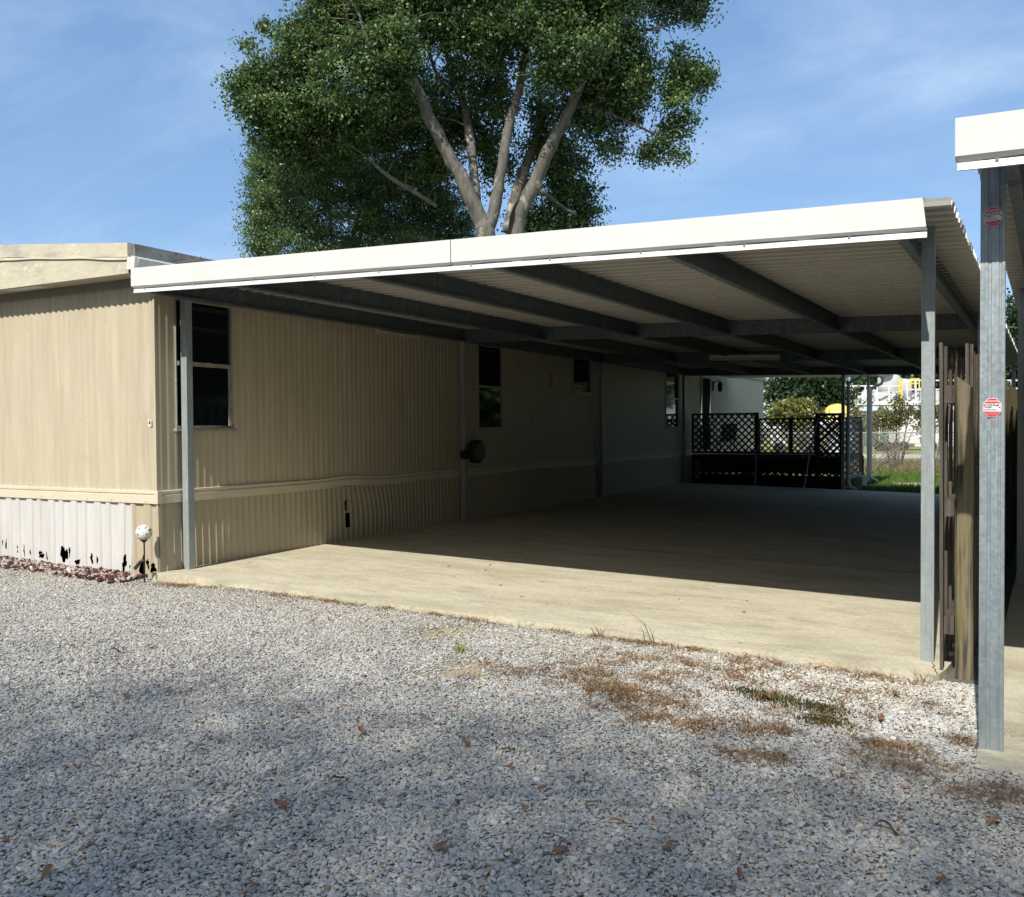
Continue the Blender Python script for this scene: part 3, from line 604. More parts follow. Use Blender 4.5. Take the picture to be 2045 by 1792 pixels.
def carport(root, XLf, W_, y0, bays, ztop, pw, yfas, rowsL, rowsR, beams, fan, sheetx, fasx, seams, post_mat, gone=()):
    ye = y0 + sum(bays)
    def X(x, y): return x + fan(x) * (y - y0)
    # posts
    yy = [y0] + [y0 + sum(bays[:i + 1]) for i in range(len(bays))]
    for row in (rowsL, rowsR):
        for i, y in enumerate(yy):
            x, zb = row(y)
            top = ztop(x) - (.235 if row is rowsL and post_mat is not GALV2 else .045)
            p = MB(); w = pw
            if post_mat is GALV2:                       # cold-formed profile: two shallow grooves down the face
                prof = [(0, 0), (.30 * w, 0), (.32 * w, .004), (.44 * w, .004), (.46 * w, 0), (.74 * w, 0), (.76 * w, .005), (.82 * w, .005), (.84 * w, 0), (.97 * w, 0), (w, .004), (w, w), (0, w)]
                A = [(x + a, y + c, zb) for a, c in prof]; B = [(x + a, y + c, top) for a, c in prof]
                p.loft(A, B, closed=True)
            else: p.box(x, x + w, y, y + w, zb, top)
            p.build('post', post_mat, root, bevel=.004 if post_mat is not GALV2 else 0)
    # beams along the roof
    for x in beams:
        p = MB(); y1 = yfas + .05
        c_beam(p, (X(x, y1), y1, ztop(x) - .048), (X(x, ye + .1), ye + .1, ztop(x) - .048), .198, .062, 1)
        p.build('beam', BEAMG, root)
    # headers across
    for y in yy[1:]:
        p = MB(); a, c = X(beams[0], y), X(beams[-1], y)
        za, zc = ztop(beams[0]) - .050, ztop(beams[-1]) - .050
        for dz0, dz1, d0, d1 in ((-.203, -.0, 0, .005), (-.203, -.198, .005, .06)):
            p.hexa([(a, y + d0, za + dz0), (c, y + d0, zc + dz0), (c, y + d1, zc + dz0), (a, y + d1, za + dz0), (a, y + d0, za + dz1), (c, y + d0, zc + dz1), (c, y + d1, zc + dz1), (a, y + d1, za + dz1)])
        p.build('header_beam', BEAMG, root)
    # front channel behind the fascia
    p = MB(); a, c = fasx[0] + .12, fasx[1] - .03
    p.hexa([(a, yfas + .03, ztop(a) - .235), (c, yfas + .03, ztop(c) - .235), (c, yfas + .045, ztop(c) - .235), (a, yfas + .045, ztop(a) - .235), (a, yfas + .03, ztop(a) - .03), (c, yfas + .03, ztop(c) - .03), (c, yfas + .045, ztop(c) - .03), (a, yfas + .045, ztop(a) - .03)])
    p.build('front_channel', BEAMG, root)
    # ribbed sheet
    p = MB(); ysx = np.arange(yfas + .012, ye + .25, .19 / 26)
    P = []
    for y in ysx:
        l, r = sheetx(y); jag = .004 * math.sin(y * 41) + .003 * math.sin(y * 97)
        row = []
        for t in (0, .25, .5, .75, 1):
            x = l + (r + jag - l) * t; zz_ = ztop(x) - .046 + sheet_profile(y)
            if t == 1: zz_ -= .006 + .004 * abs(math.sin(y * 13))
            row.append((x, y, zz_))
        P.append(row)
    p.grid(P); p.build('roof_sheet', ROOFW, root)
    # fascia in lengths
    cuts = [fasx[0]] + list(seams) + [fasx[1]]
    for k in range(len(cuts) - 1):
        a, c = cuts[k], cuts[k + 1] - (.004 if k < len(cuts) - 2 else 0)
        H = ztop(a) * 0
        prof = [(.10, 0.004), (0, 0), (0, -.184), (.030, -.203), (.032, -.211), (.024, -.214), (.014, -.250), (.024, -.252)]
        p = MB(); n = 24; prev = None
        for i in range(n + 1):
            x = a + (c - a) * i / n; cur = []
            for j, (dy, dz) in enumerate(prof):
                xx = x
                if i == n and k == len(cuts) - 2 and 'torn' in gone: xx += (.012, -.012, .010, .016, 0, .012, .012, .012)[j]
                if i == 0 and k == 0 and j >= 4: xx += .018 if 'torn' in gone else .010
                pass; cur.append((xx, yfas + dy + .0015 * math.sin(i * 1.7 + j) * (k + 1), ztop(x) + dz))
            if prev: p.loft(prev, cur)
            prev = cur
        fo = p.build('fascia', FAS, root)
        x = a + .18
        while x < c - .1:
            sb = MB()
            zc = ztop(x) - .214; cen = Vector((x, yfas + .016, zc))
            pts = []
            for j, (r_, d_) in enumerate(((.0095, .006), (.0095, 0), (.007, -.006), (.003, -.0085))):
                pts.append([(cen.x + r_ * math.cos(t), cen.y + d_, cen.z + r_ * math.sin(t)) for t in np.linspace(0, 2 * PI, 9)[:-1]])
            for u, v in zip(pts[:-1], pts[1:]): sb.loft(u, v, closed=True)
            sb.add(pts[-1], [tuple(range(8))]); x += .74 + .05 * math.sin(x * 5); sb.build('screw', SCREW, fo)
cp1 = thing('carport', 'wide metal carport with bright white front fascia beside the tan mobile home', 'carport', (-4.2, 15, 0))
zt1 = lambda x: 3.165 - .0282 * (x + 8.03)
carport(cp1, -7.93, 7.35, 7.08, [5.72, 5.72, 5.72], zt1, .087, 6.435,
        lambda y: (-7.927, zslab(-7.88)), lambda y: (-.575 + .030 * (y - 7.08), zslab(-.5)),
        [-7.835, -6.56, -5.05, -3.70, -2.24, -.66], lambda x: 0 if x < -7.8 else .028, lambda y: (-7.895 if y < 6.62 else -7.965, -.355 + .030 * (y - 6.4)),
        (-7.905, -.505), [-4.06], GALV, gone=('torn',))
cp2 = thing('neighbour_carport', 'second carport at the right edge, nearer, with a thick galvanised post carrying two warning stickers', 'carport', (3.6, 11, -.2))
zt2 = lambda x: 2.992 - .02 * (x + .26)
carport(cp2, -.155, 7.2, 5.41, [5.75, 5.75, 5.75], zt2, .117, 4.99,
        lambda y: (-.158 + .033 * (y - 5.41), -.20), lambda y: (7.1, -.28),
        [-.035, 1.35, 2.8, 4.25, 5.7, 7.15], lambda x: .033, lambda y: (-.205 + .030 * (y - 5.3), 7.5),
        (-.257, 7.4), [3.9], GALV2)
# pale square footing of the second carport post is the slab corner itself

# fluorescent fitting under the first carport
fl = thing('fluorescent_light', 'long unlit fluorescent strip light under the carport roof', 'ceiling light', (-4.4, 17.25, 2.8))
fa, fb = Vector((-5.05, 17.1, 2.84)), Vector((-3.80, 17.35, 2.81))
MB().bar(fa, fb, .11, .05).build('housing', WHITE, fl); MB().tube([fa + Vector((0, 0, -.045)), fb + Vector((0, 0, -.045))], .035, 10).build('tube_cover', M('diffuser', (.5, .5, .48), rough=.3), fl)
# black rounded holder on the second left post
hh = thing('hose_holder', 'black rounded plastic holder bolted to the dark carport post by the mobile home', 'wall holder', (-7.75, 12.85, 1.1))
b = MB(); pts = []
for yv, sc in ((0, .82), (.03, 1), (.13, 1), (.17, .8)):
    ring = []
    for a in np.linspace(0, 2 * PI, 21)[:-1]:
        ca, sa = math.cos(a), math.sin(a); r = (abs(ca) ** 3.2 + abs(sa) ** 3.2) ** (-1 / 3.2)
        taper = 1 - .12 * max(0, sa)
        ring.append((-7.795 + yv, 12.96 + .165 * sc * ca * r * taper, 1.135 + .19 * sc * sa * r))
    pts.append(ring)
for u, v in zip(pts[:-1], pts[1:]): b.loft(u, v, closed=True)
b.add(pts[0], [tuple(range(20))]); b.add(pts[-1], [tuple(range(20))]); b.build('body', BLACK, hh, smooth=False, bevel=.01)
MB().box(-7.835, -7.76, 12.66, 12.80, 1.02, 1.16).build('bracket', BLACK, hh)

# stickers on the near post
def octagon(cx, y, cz, w, h, c=.30):
    return [(cx - w, y, cz - h * c * 1.35), (cx - w * .42, y, cz - h), (cx + w * .42, y, cz - h), (cx + w, y, cz - h * c * 1.35), (cx + w, y, cz + h * c * 1.35), (cx + w * .42, y, cz + h), (cx - w * .42, y, cz + h), (cx - w, y, cz + h * c * 1.35)]
def sticker(zc, label, tilt):
    cx, y = -.1005, 5.4075
    t = thing('warning_sticker', label, 'sticker', (cx, y, zc), 'warning stickers on the galvanised post')
    def plate(nm, w, h, d, mat):
        o = octagon(0, -d, 0, w, h); b = MB(); b.add([(p[0] + cx, p[1] + y, p[2] + zc) for p in o], [tuple(range(8))]); return b.build(nm, mat, t)
    bk = MB(); o1 = [(p[0] + cx, p[1] + y, p[2] + zc) for p in octagon(0, -.0012, 0, .043, .049)]; bk.add(o1, [tuple(range(8))]); bk.loft(o1 + [o1[0]], [(p[0], p[1] + .003, p[2]) for p in o1 + [o1[0]]]); bk.build('border', PAPER, t)
    plate('face', .0405, .0465, .0020, RED)
    q = MB(); q.add([(cx - .0385, y - .0026, zc - .020), (cx + .0385, y - .0026, zc - .020), (cx + .0385, y - .0026, zc + .0215), (cx - .0385, y - .0026, zc + .0215)], [(0, 1, 2, 3)]); q.build('white_band', PAPER, t)
    lettering('WARNING', .0135, PAPER, t, (0, -.0034, .033), .9, .0002)
    lettering('24 HOUR', .0138, INK, t, (-.0135, -.0034, .0135), .95, .0004)
    lettering('VIDEO', .0132, INK, t, (-.0185, -.0034, .0015), .95, .0004)
    lettering('SURVEILLANCE', .0088, INK, t, (-.0085, -.0034, -.0115), .95, .0002)
    g = MB()
    for z_ in (-.0275, -.033, -.0385): g.add([(cx - .026, y - .0030, zc + z_), (cx + .026, y - .0030, zc + z_), (cx + .026, y - .0030, zc + z_ + .0018), (cx - .026, y - .0030, zc + z_ + .0018)], [(0, 1, 2, 3)])
    g.build('fine_print', PINK, t)
    c_ = MB(); Q = lambda pts: c_.add([(cx + a, y - .0034, zc + e) for a, e in pts], [tuple(range(len(pts)))])
    Q([(.016, .013), (.031, .018), (.0335, .0135), (.0185, .0075)]); Q([(.0125, .0105), (.0155, .0115), (.0175, .0075), (.0135, .0062)]); Q([(.0285, .0085), (.0315, .0095), (.0345, .0020), (.032, .0012)]); Q([(.0305, .0030), (.0365, .0045), (.0368, .0000), (.031, -.0015)])
    c_.build('camera_pictogram', INK, t)
    t.rotation_euler = (0, tilt, 0)
sticker(2.58, 'upper red and white octagonal warning sticker, in the shade near the top of the post', D2R(-3))
sticker(1.594, 'lower red and white octagonal warning sticker, sunlit halfway up the post', D2R(1.5))

# ------------------------------------------------------------------ wooden fence between the carports
fn = thing('wooden_fence', 'weathered wooden picket fence running back between the two carports', 'fence', (-.36, 14, -.24))
def fx(y): return .030 * (y - 6.9)
r = random.Random(4)
for side, xx in ((0, -.437), (1, -.292)):
    for k in range(50):
        y = 6.88 + k * .30 + (.19 if side else 0); h = 2.075 + r.uniform(-.02, .02) - (.01 if k else 0); xo = xx + fx(y); ln = r.uniform(-.012, .012)
        p = MB(); w = .14; t = .021
        zb = -.22 if k else (.02 if side == 0 else -.2)
        if side == 0 and k == 0: zb = -.24
        p.hexa([(xo, y, zb), (xo + t, y, zb), (xo + t, y + w, zb), (xo, y + w, zb), (xo + ln, y + ln, h), (xo + t + ln, y + ln, h), (xo + t + ln, y + w + ln, h - .008), (xo + ln, y + w + ln, h - .008)])
        p.build('picket', WOODY if side and k > 3 else WOOD, fn)
MB().box(-.46 + fx(21.8), -.24 + fx(21.8), 21.86, 21.885, -.22, 2.03).build('slit_blocker', WOOD, fn)  # added board, blocks the bright slit between the picket rows
for z0, z1 in ((1.655, 1.775), (.888, .998), (.085, .205)):
    p = MB(); a, c = 6.90, 21.95
    p.hexa([(-.414, a, z0), (-.352, a, z0), (-.352 + fx(c), c, z0), (-.414 + fx(c), c, z0), (-.414, a, z1), (-.352, a, z1), (-.352 + fx(c), c, z1), (-.414 + fx(c), c, z1)]); p.build('rail', WOOD, fn)
for k in range(7):
    y = 6.90 + k * 2.44; xo = -.350 + fx(y); p = MB(); w = .112; n = 14
    prof = []
    for a in np.linspace(0, 2 * PI, n + 1)[:-1]:
        ca, sa = math.cos(a), math.sin(a); rr = (abs(ca) ** 3.5 + abs(sa) ** 3.5) ** (-1 / 3.5); prof.append((.5 + .5 * ca * rr, .5 + .5 * sa * rr))
    rings = []
    for z in np.linspace(-.3, 1, 14):
        rings.append([(xo + w * u + .004 * math.sin(z * 9 + k), y + w * v, (z if z < .99 else 1) * 1.0) for u, v in prof])
    rings = [[(px, py, pz if i < 13 else 0) for px, py, pz in rg] for i, rg in enumerate(rings)]
    H0, H1 = 1.845, 1.755
    out = []
    for i, z in enumerate(np.linspace(-.3, 1.0, 14)):
        f = (z + .3) / 1.3; ring = []
        for u, v in prof:
            topz = H0 + (H1 - H0) * u; ring.append((xo + w * u + .003 * math.sin(f * 11 + k), y + w * v + .002 * math.sin(f * 7), -.3 + (topz + .3) * f))
        out.append(ring)
    for u_, v_ in zip(out[:-1], out[1:]): p.loft(u_, v_, closed=True)
    p.add(out[-1], [tuple(range(n))]); p.build('fence_post', WOODP if k == 0 else WOOD, fn)  # posts behind the first use darker wood, shade put into the colour

# ------------------------------------------------------------------ solar stake light by the corner
sl = thing('stake_light', 'white speckled globe on a thin black garden stake at the mobile home corner', 'garden light', (-7.99, 6.60, -.13))
GLOBE = M('globe_mosaic', (.80, .80, .77), (.72, .72, .70), .25, scale=30, layers=[((.03, .035, .04), 42, (1, 1, 1), .565, .60)], bump=.4, bscale=60)
gx0, gy0 = -7.965, 6.60
b = MB(); b.tube([(gx0, gy0, -.2), (gx0, gy0, .36)], .008, 8); b.build('stake', BLACK, sl)
b = MB(); b.lathe((gx0, gy0, .445), [(.083 * math.sin(t) + .0005, -.083 * math.cos(t)) for t in np.linspace(.02, PI - .02, 15)], 24); b.build('globe', GLOBE, sl, smooth=True)
MB().lathe((gx0, gy0, .345), [(.010, -.005), (.042, .025), (.046, .038)], 12).build('globe_cup', BLACK, sl)
b = MB(); b.tube([(gx0, gy0, .155), (gx0 - .035, gy0 - .01, .148), (gx0 - .11, gy0 - .03, .065)], [.012, .02, .02], 8); b.build('solar_arm', M('worn_brown', (.06, .045, .04), (.03, .028, .028), .5, scale=30), sl)

# ------------------------------------------------------------------ porch behind the carport
pc = thing('porch_cover', 'pale flat porch roof with gutter and downspouts beyond the dark carport', 'porch roof', (-5.4, 26.8, 0))
zp = lambda x: 3.035 - .021 * (x + 6.7)
b = MB(); b.hexa([(-7.88, 24.55, zp(-7.88) + .02), (-3.42, 24.55, zp(-3.42) + .02), (-3.42, 29, zp(-3.42)), (-7.88, 29, zp(-7.88)), (-7.88, 24.55, zp(-7.88) + .09), (-3.42, 24.55, zp(-3.42) + .09), (-3.42, 29, zp(-3.42) + .07), (-7.88, 29, zp(-7.88) + .07)])
b.build('roof_panel', WHITE, pc)
b = MB(); x0 = -3.418; b.hexa([(x0, 24.5, 2.925), (x0 + .09, 24.5, 2.925), (x0 + .09, 29.05, 2.915), (x0, 29.05, 2.915), (x0, 24.5, 3.045), (x0 + .12, 24.5, 3.045), (x0 + .12, 29.05, 3.035), (x0, 29.05, 3.035)]); b.build('gutter', WHITE, pc)
for x, y in ((-3.86, 24.62), (-3.80, 28.8)):
    MB().box(x, x + .075, y, y + .075, -.2, zp(x) + .0).build('post', GALV if y < 26 else WHITE, pc)
    dsp = MB(); dsp.tube([(-3.36, y + .08, 2.93), (-3.36, y + .08, 2.84), (-3.42, y + .08, 2.74), (-3.62, y + .08, 2.66), (-3.70, y + .08, 2.55), (-3.70, y + .08, .12), (-3.66, y + .04, -.02), (-3.50, y - .02, -.09)], .042, 10); dsp.build('downspout', WHITE, pc)
# lattice
def lattice(b, P, U, V, w, h, pitch=.185, sw=.042, t=.012, nrm=(0, 1, 0)):
    U = Vector(U); V = Vector(V); P = Vector(P); nrm = Vector(nrm)
    for sgn, lay in ((1, 0), (-1, 1)):
        c = -h if sgn > 0 else 0; end = w if sgn > 0 else w + h
        c += pitch * .3
        while c < end:
            # line: u = c + s*sgn..., v = s
            if sgn > 0: s0, s1 = max(0, -c), min(h, w - c)
            else: s0, s1 = max(0, c - w), min(h, c)
            if s1 - s0 > .03:
                a = P + U * (c + sgn * s0) + V * s0 + nrm * lay * t; e = P + U * (c + sgn * s1) + V * s1 + nrm * lay * t
                b.bar(a, e, t, sw, up=(U * -sgn + V).normalized()) if abs((e - a).normalized().dot((U * -sgn + V).normalized())) < .5 else None
            c += pitch
    return b
def framed(root, nm, P, U, w, h, mat, nrm, base=None, rail=.05, pitch=.185, t=.012, sw=.042):
    b = MB(); lattice(b, P, U, (0, 0, 1), w, h, pitch=pitch, nrm=nrm, t=t, sw=sw); o = b.build(nm, mat, root)
    f2 = MB(); P = Vector(P); U = Vector(U); n = Vector(nrm) * -.015
    Z = Vector((0, 0, 1))
    f2.bar(P + n + Z * .02, P + U * w + n + Z * .02, .03, .05); f2.bar(P + Z * h + n, P + U * w + Z * h + n, .04, rail)
    f2.bar(P + n, P + n + Z * h, .06, .04, up=U); f2.bar(P + U * w + n, P + U * w + n + Z * h, .06, .04, up=U)
    f2.build('frame', mat, o); return o
dk = thing('porch_deck', 'dark wooden porch deck enclosed by criss-cross lattice panels at the far end of the carport', 'porch deck', (-5.9, 26.8, 0))
MB().box(-7.86, -3.92, 25.2, 28.45, .60, .70).build('deck_floor', LATT, dk)
framed(dk, 'lattice_panel', (-8.0 + .14, 25.0, .80), (1, 0, 0), 1.74, 1.07, LATT, (0, 1, 0), rail=.05)
framed(dk, 'lattice_panel', (-7.86, 25.0, -.08), (1, 0, 0), 1.74, .82, LATT, (0, 1, 0))
framed(dk, 'lattice_panel', (-6.86, 28.5, .70), (1, 0, 0), .92, 1.05, LATT, (0, 1, 0))
framed(dk, 'lattice_panel', (-5.88, 28.5, .70), (1, 0, 0), .66, 1.05, LATT, (0, 1, 0))
framed(dk, 'lattice_panel', (-6.86, 28.5, -.2), (1, 0, 0), 3.0, .85, LATT, (0, 1, 0))
framed(dk, 'lattice_panel', (-6.1, 25.05, -.08), (1, 0, 0), 1.55, .82, LATT, (0, 1, 0))
framed(dk, 'lattice_panel', (-4.50, 24.85, -.08), (1, 0, 0), .60, 1.90, LATT, (0, 1, 0), rail=.07)
framed(dk, 'lattice_panel', (-3.80, 25.0, .12), (0, 1, 0), 2.45, 1.58, LATG, (-1, 0, 0), pitch=.17, t=.004, sw=.034)
framed(dk, 'lattice_panel', (-5.22, 28.5, .70), (1, 0, 0), 1.3, 1.05, LATT, (0, 1, 0))
for x, y, h in ((-6.10, 25.02, 1.9), (-4.52, 25.02, 1.86), (-3.92, 25.02, 1.86), (-5.93, 28.5, 1.78), (-3.92, 28.4, 1.7)): MB().box(x - .045, x + .045, y, y + .09, -.15, h).build('deck_post', LATT, dk)
MB().box(-3.95, -3.62, 26.6, 27.5, -.25, .14).build('footing_block', M('block_grey', (.36, .34, .30), (.28, .27, .24), .9, scale=8), dk)
MB().box(-7.86, -3.98, 25.62, 25.65, -.2, .19).build('under_deck_backing', LATT, dk); MB().box(-7.86, -3.98, 25.60, 25.63, .25, .60).build('under_deck_backing', LATT, dk)  # dark sheets added so the lower lattice looks dark, not see-through
st_ = MB()
for k in range(3): st_.box(-5.95, -4.65, 25.2 - .0 + .0 + k * .05, 25.3 + k * .05, .1 + .2 * k, .14 + .2 * k)
st_.build('deck_steps', LATT, dk)
gt = thing('metal_gate', 'thin pipe gate frame leaning against the dark lattice', 'gate', (-5.2, 24.5, -.08))
MB().tube([(-6.02, 24.62, .82), (-6.0, 24.45, -.05), (-4.72, 24.30, -.09), (-4.62, 24.62, .95)], .022, 8, cap=True).build('gate_frame', GALV, gt)
MB().tube([(-6.02, 24.62, .82), (-5.62, 24.78, 1.72)], .014, 6).build('gate_brace', GALV, gt)
MB().tube([(-4.62, 24.62, .95), (-4.45, 24.78, 1.70)], .018, 6).build('gate_brace', GALV, gt)
ch = thing('deck_chair', 'pale folding chair standing behind the porch lattice', 'chair', (-7.3, 26.4, .70))
MB().box(-7.55, -7.1, 26.2, 26.65, 1.10, 1.14).build('seat', WHITE, ch)
MB().hexa([(-7.55, 26.64, 1.14), (-7.1, 26.64, 1.14), (-7.1, 26.68, 1.14), (-7.55, 26.68, 1.14), (-7.55, 26.82, 1.62), (-7.1, 26.82, 1.62), (-7.1, 26.85, 1.62), (-7.55, 26.85, 1.62)]).build('backrest', WHITE, ch)
for x in (-7.53, -7.12):
    for y in (26.22, 26.62): MB().tube([(x, y, .70), (x, y, 1.1)], .015, 6).build('leg', WHITE, ch)

# ------------------------------------------------------------------ trees
def leaf_quads(C, normal_bias, L, Wd, r, droop=.0):
    n = len(C)
    d = r.normal(size=(n, 3)); d[:, 2] -= droop; d /= np.linalg.norm(d, axis=1)[:, None]
    nn = r.normal(size=(n, 3)) * .75 + np.asarray(normal_bias); s = np.cross(d, nn); s /= (np.linalg.norm(s, axis=1)[:, None] + 1e-6)
    l = (L * r.uniform(.65, 1.3, n))[:, None]; w = (Wd * r.uniform(.7, 1.25, n))[:, None]
    up = np.cross(s, d)
    a = C - d * l * .5; e = C + d * l * .5; m1 = C + s * w * .5 + up * w * .15; m2 = C - s * w * .5 + up * w * .15
    V = np.stack([a, m1, e, m2], 1).reshape(-1, 3); Fq = np.arange(4 * n).reshape(n, 4)
    return V, Fq
def crown(name, parent, blobs, per_m3, clump_r, leaves, L, Wd, cols, seed, shell=.45, gaps=0.0, gap_s=1.3, droop=.3, zcut=None):
    """blobs: (centre, radii). Clumps of leaves fill each blob, thicker towards its skin; smooth gaps are left open."""
    r = np.random.default_rng(seed); CC = []; KB = []
    for (c, rad) in blobs:
        c = np.asarray(c, float); rad = np.asarray(rad, float); vol = 4.19 * rad.prod(); k = max(3, int(vol ** .80 * per_m3))
        d = r.normal(size=(k, 3)); d /= np.linalg.norm(d, axis=1)[:, None]
        rr = r.random(k) ** shell; bump = 1 + .22 * np.sin(d[:, 0] * 5 + seed) * np.sin(d[:, 2] * 6 + c[0]) + r.normal(0, .07, k)
        q = c + d * rad * (rr * bump)[:, None]
        CC.append(q)
    CC = np.concatenate(CC)
    if gaps:
        u = vnoise(CC[:, 0] * 1.0 + CC[:, 1] * .3, CC[:, 2] * 1.0, gap_s, seed + 1)
        CC = CC[u > gaps]
    n = len(CC); idx = np.repeat(np.arange(n), leaves)
    g = r.normal(size=(len(idx), 3)); g *= (clump_r * r.uniform(.6, 1.3, n)[idx])[:, None] * np.array([1, 1, .6])
    C = CC[idx] + g
    cn = r.normal(size=(n, 3)) * .8 + np.array([0, -.35, .7]); V, Fq = leaf_quads(C, cn[idx] * 1.3, L, Wd, r, droop)
    cols = np.asarray(cols); t = r.random(n) * (len(cols) - 1); i0 = np.minimum(t.astype(int), len(cols) - 2); ft = (t - i0)[:, None]
    cc = (cols[i0] * (1 - ft) + cols[i0 + 1] * ft)[idx] * r.uniform(.78, 1.22, (len(idx), 1))
    cc = np.repeat(cc, 4, 0); cc = np.concatenate([cc, np.ones((len(cc), 1))], 1)
    return npmesh(name, V, Fq, LEAF, parent=parent, colors=cc), CC
OAKC = [(.036, .074, .028), (.072, .136, .046), (.120, .198, .064), (.175, .262, .088)]
def Z1(zx, zy): return 428.8 + .516 * zx, .516 * zy      # survey sheet -> picture units
oak = thing('oak_tree', 'tall spreading oak with pale forked limbs rising behind the mobile home roof', 'tree', tuple(at(960, 880, 31)))
OD = 31.0
limbs = [  # (x, y, depth offset, radius in picture units)
    [(1040, 1750, 0, 52), (1050, 1300, 0, 44), (1048, 915, 0, 38), (1030, 850, -.1, 32), (975, 730, -.3, 27), (900, 590, -.6, 25), (830, 450, -.9, 23), (775, 330, -1.2, 21), (745, 230, -1.4, 18), (720, 100, -1.6, 15), (715, -60, -1.8, 12)],
    [(1015, 800, .5, 20), (1000, 650, 1.0, 18), (985, 520, 1.3, 17), (960, 400, 1.5, 15), (925, 310, 1.6, 14), (905, 230, 1.6, 12), (850, 100, 1.7, 11), (855, -20, 1.8, 9)],
    [(1060, 880, 0, 28), (1085, 790, -.1, 23), (1110, 650, -.2, 20), (1135, 500, -.2, 18), (1165, 390, -.2, 16), (1190, 290, -.2, 15), (1212, 120, -.2, 12), (1212, -60, -.2, 9)],
    [(1150, 1750, .8, 50), (1155, 1300, .8, 42), (1165, 890, .8, 33), (1215, 760, .7, 28), (1290, 590, .4, 25), (1350, 470, .1, 22), (1400, 360, -.2, 20), (1440, 260, -.4, 17), (1485, 130, -.6, 15), (1515, -10, -.8, 12)],
    [(1140, 900, 1.4, 26), (1165, 760, 1.7, 22), (1205, 640, 2, 20), (1245, 540, 2.2, 16), (1270, 430, 2.3, 12)],
    [(860, 800, .8, 7), (800, 760, .6, 8), (740, 725, .4, 9), (680, 688, .2, 8), (620, 640, 0, 6)],
    [(1240, 730, 1.2, 9), (1300, 765, 1.5, 8), (1345, 800, 1.7, 6), (1400, 830, 1.9, 4)],
    [(900, 360, .9, 10), (860, 290, .6, 8), (830, 200, .3, 7), (800, 60, 0, 6), (840, 10, 0, 8), (860, -40, 0, 6)],
    [(780, 340, -1.2, 9), (700, 280, -1.6, 8), (610, 200, -2, 7), (560, 60, -2.2, 6), (520, 0, -2.3, 5)],
    [(1380, 400, 0, 9), (1500, 430, .3, 7), (1600, 470, .5, 5), (1700, 520, .6, 3.5)],
    [(1480, 140, -.6, 9), (1600, 120, -.4, 7), (1720, 110, -.2, 5), (1850, 60, 0, 3)]]
tk = MB(); LP = []
for Lm in limbs:
    pts = []; rad = []
    for (zx, zy, dz, rw) in Lm:
        px, py = Z1(zx, zy); d = OD + dz; pts.append(Vector(at(px, py, d))); rad.append(rw * .516 * d / F)
    # smooth subdivide with slight wobble
    P2 = []; R2 = []
    for i in range(len(pts) - 1):
        p0, p1, p2, p3 = pts[max(i - 1, 0)], pts[i], pts[i + 1], pts[min(i + 2, len(pts) - 1)]
        for s in (0, .25, .5, .75):
            q = .5 * ((2 * p1) + (p2 - p0) * s + (2 * p0 - 5 * p1 + 4 * p2 - p3) * s * s + (3 * p1 - p0 - 3 * p2 + p3) * s ** 3)
            rr = rad[i] * (1 - s) + rad[i + 1] * s
            P2.append(q + Vector((random.gauss(0, .03), random.gauss(0, .03), 0)) * min(1, rr * 4)); R2.append(rr * random.uniform(.95, 1.06))
    P2.append(pts[-1]); R2.append(rad[-1]); tk.tube(P2, R2, 12)
    LP += list(zip(P2, R2))
def zb(zx, zy, rx, ry, dz=0, rd=None, D=OD):
    px, py = Z1(zx, zy); k = .516 * (D + dz) / F
    return at(px, py, D + dz), (rx * k, (rd if rd else (rx + ry) / 2) * k, ry * k)
oak_blobs = [zb(560, 40, 250, 130, -1), zb(300, 240, 150, 130, -.5), zb(150, 330, 75, 95, 0), zb(320, 420, 200, 110, 0), zb(210, 460, 75, 60, .5), zb(560, 300, 190, 170, -1.5), zb(430, 520, 240, 110, .8), zb(640, 480, 190, 120, 1.5),
    zb(870, 50, 230, 120, -.5), zb(1000, 130, 130, 100, -1), zb(1170, 110, 220, 150, -1), zb(1330, 230, 190, 120, -1.2), zb(1110, 330, 130, 90, 1), zb(1500, 90, 200, 150, -.6), zb(1560, 270, 200, 130, .2), zb(1760, 110, 95, 110, 0), zb(1860, 40, 70, 70, .2), zb(1800, 300, 110, 110, .3),
    zb(1640, 420, 190, 80, .6), zb(1740, 520, 90, 70, .8), zb(1690, 600, 60, 45, .9), zb(1550, 560, 80, 60, 1), zb(1440, 420, 120, 130, 1), zb(1180, 450, 130, 110, 2), zb(990, 480, 90, 110, 2.4), zb(860, 420, 90, 130, 1.8), zb(1300, 600, 130, 110, 2.6), zb(1090, 610, 80, 120, 3), zb(830, 620, 130, 110, 2.2),
    zb(500, -150, 320, 130, -1), zb(900, -200, 500, 170, -1), zb(1450, -180, 420, 170, -.8), zb(1750, -60, 150, 90, 0), zb(700, 180, 110, 120, -2), zb(960, 300, 60, 60, .5), zb(140, 200, 40, 40, 0), zb(180, 400, 110, 110, .2), zb(260, 540, 130, 80, .6), zb(390, 600, 150, 80, .9), zb(450, 130, 170, 110, -.8), zb(760, 330, 80, 130, -.5), zb(1060, 230, 90, 70, -.8), zb(1330, 90, 130, 120, -1), zb(1640, 330, 120, 90, -.2), zb(230, 120, 60, 45, 0), zb(95, 340, 30, 60, 0), zb(1880, 310, 40, 60, .3), zb(1790, 610, 40, 40, .8), zb(1830, 480, 35, 45, .6)]
oc, OCC = crown('crown', oak, oak_blobs, 31, .23, 48, .135, .078, OAKC, 21, shell=.40, gaps=.27, gap_s=1.0)
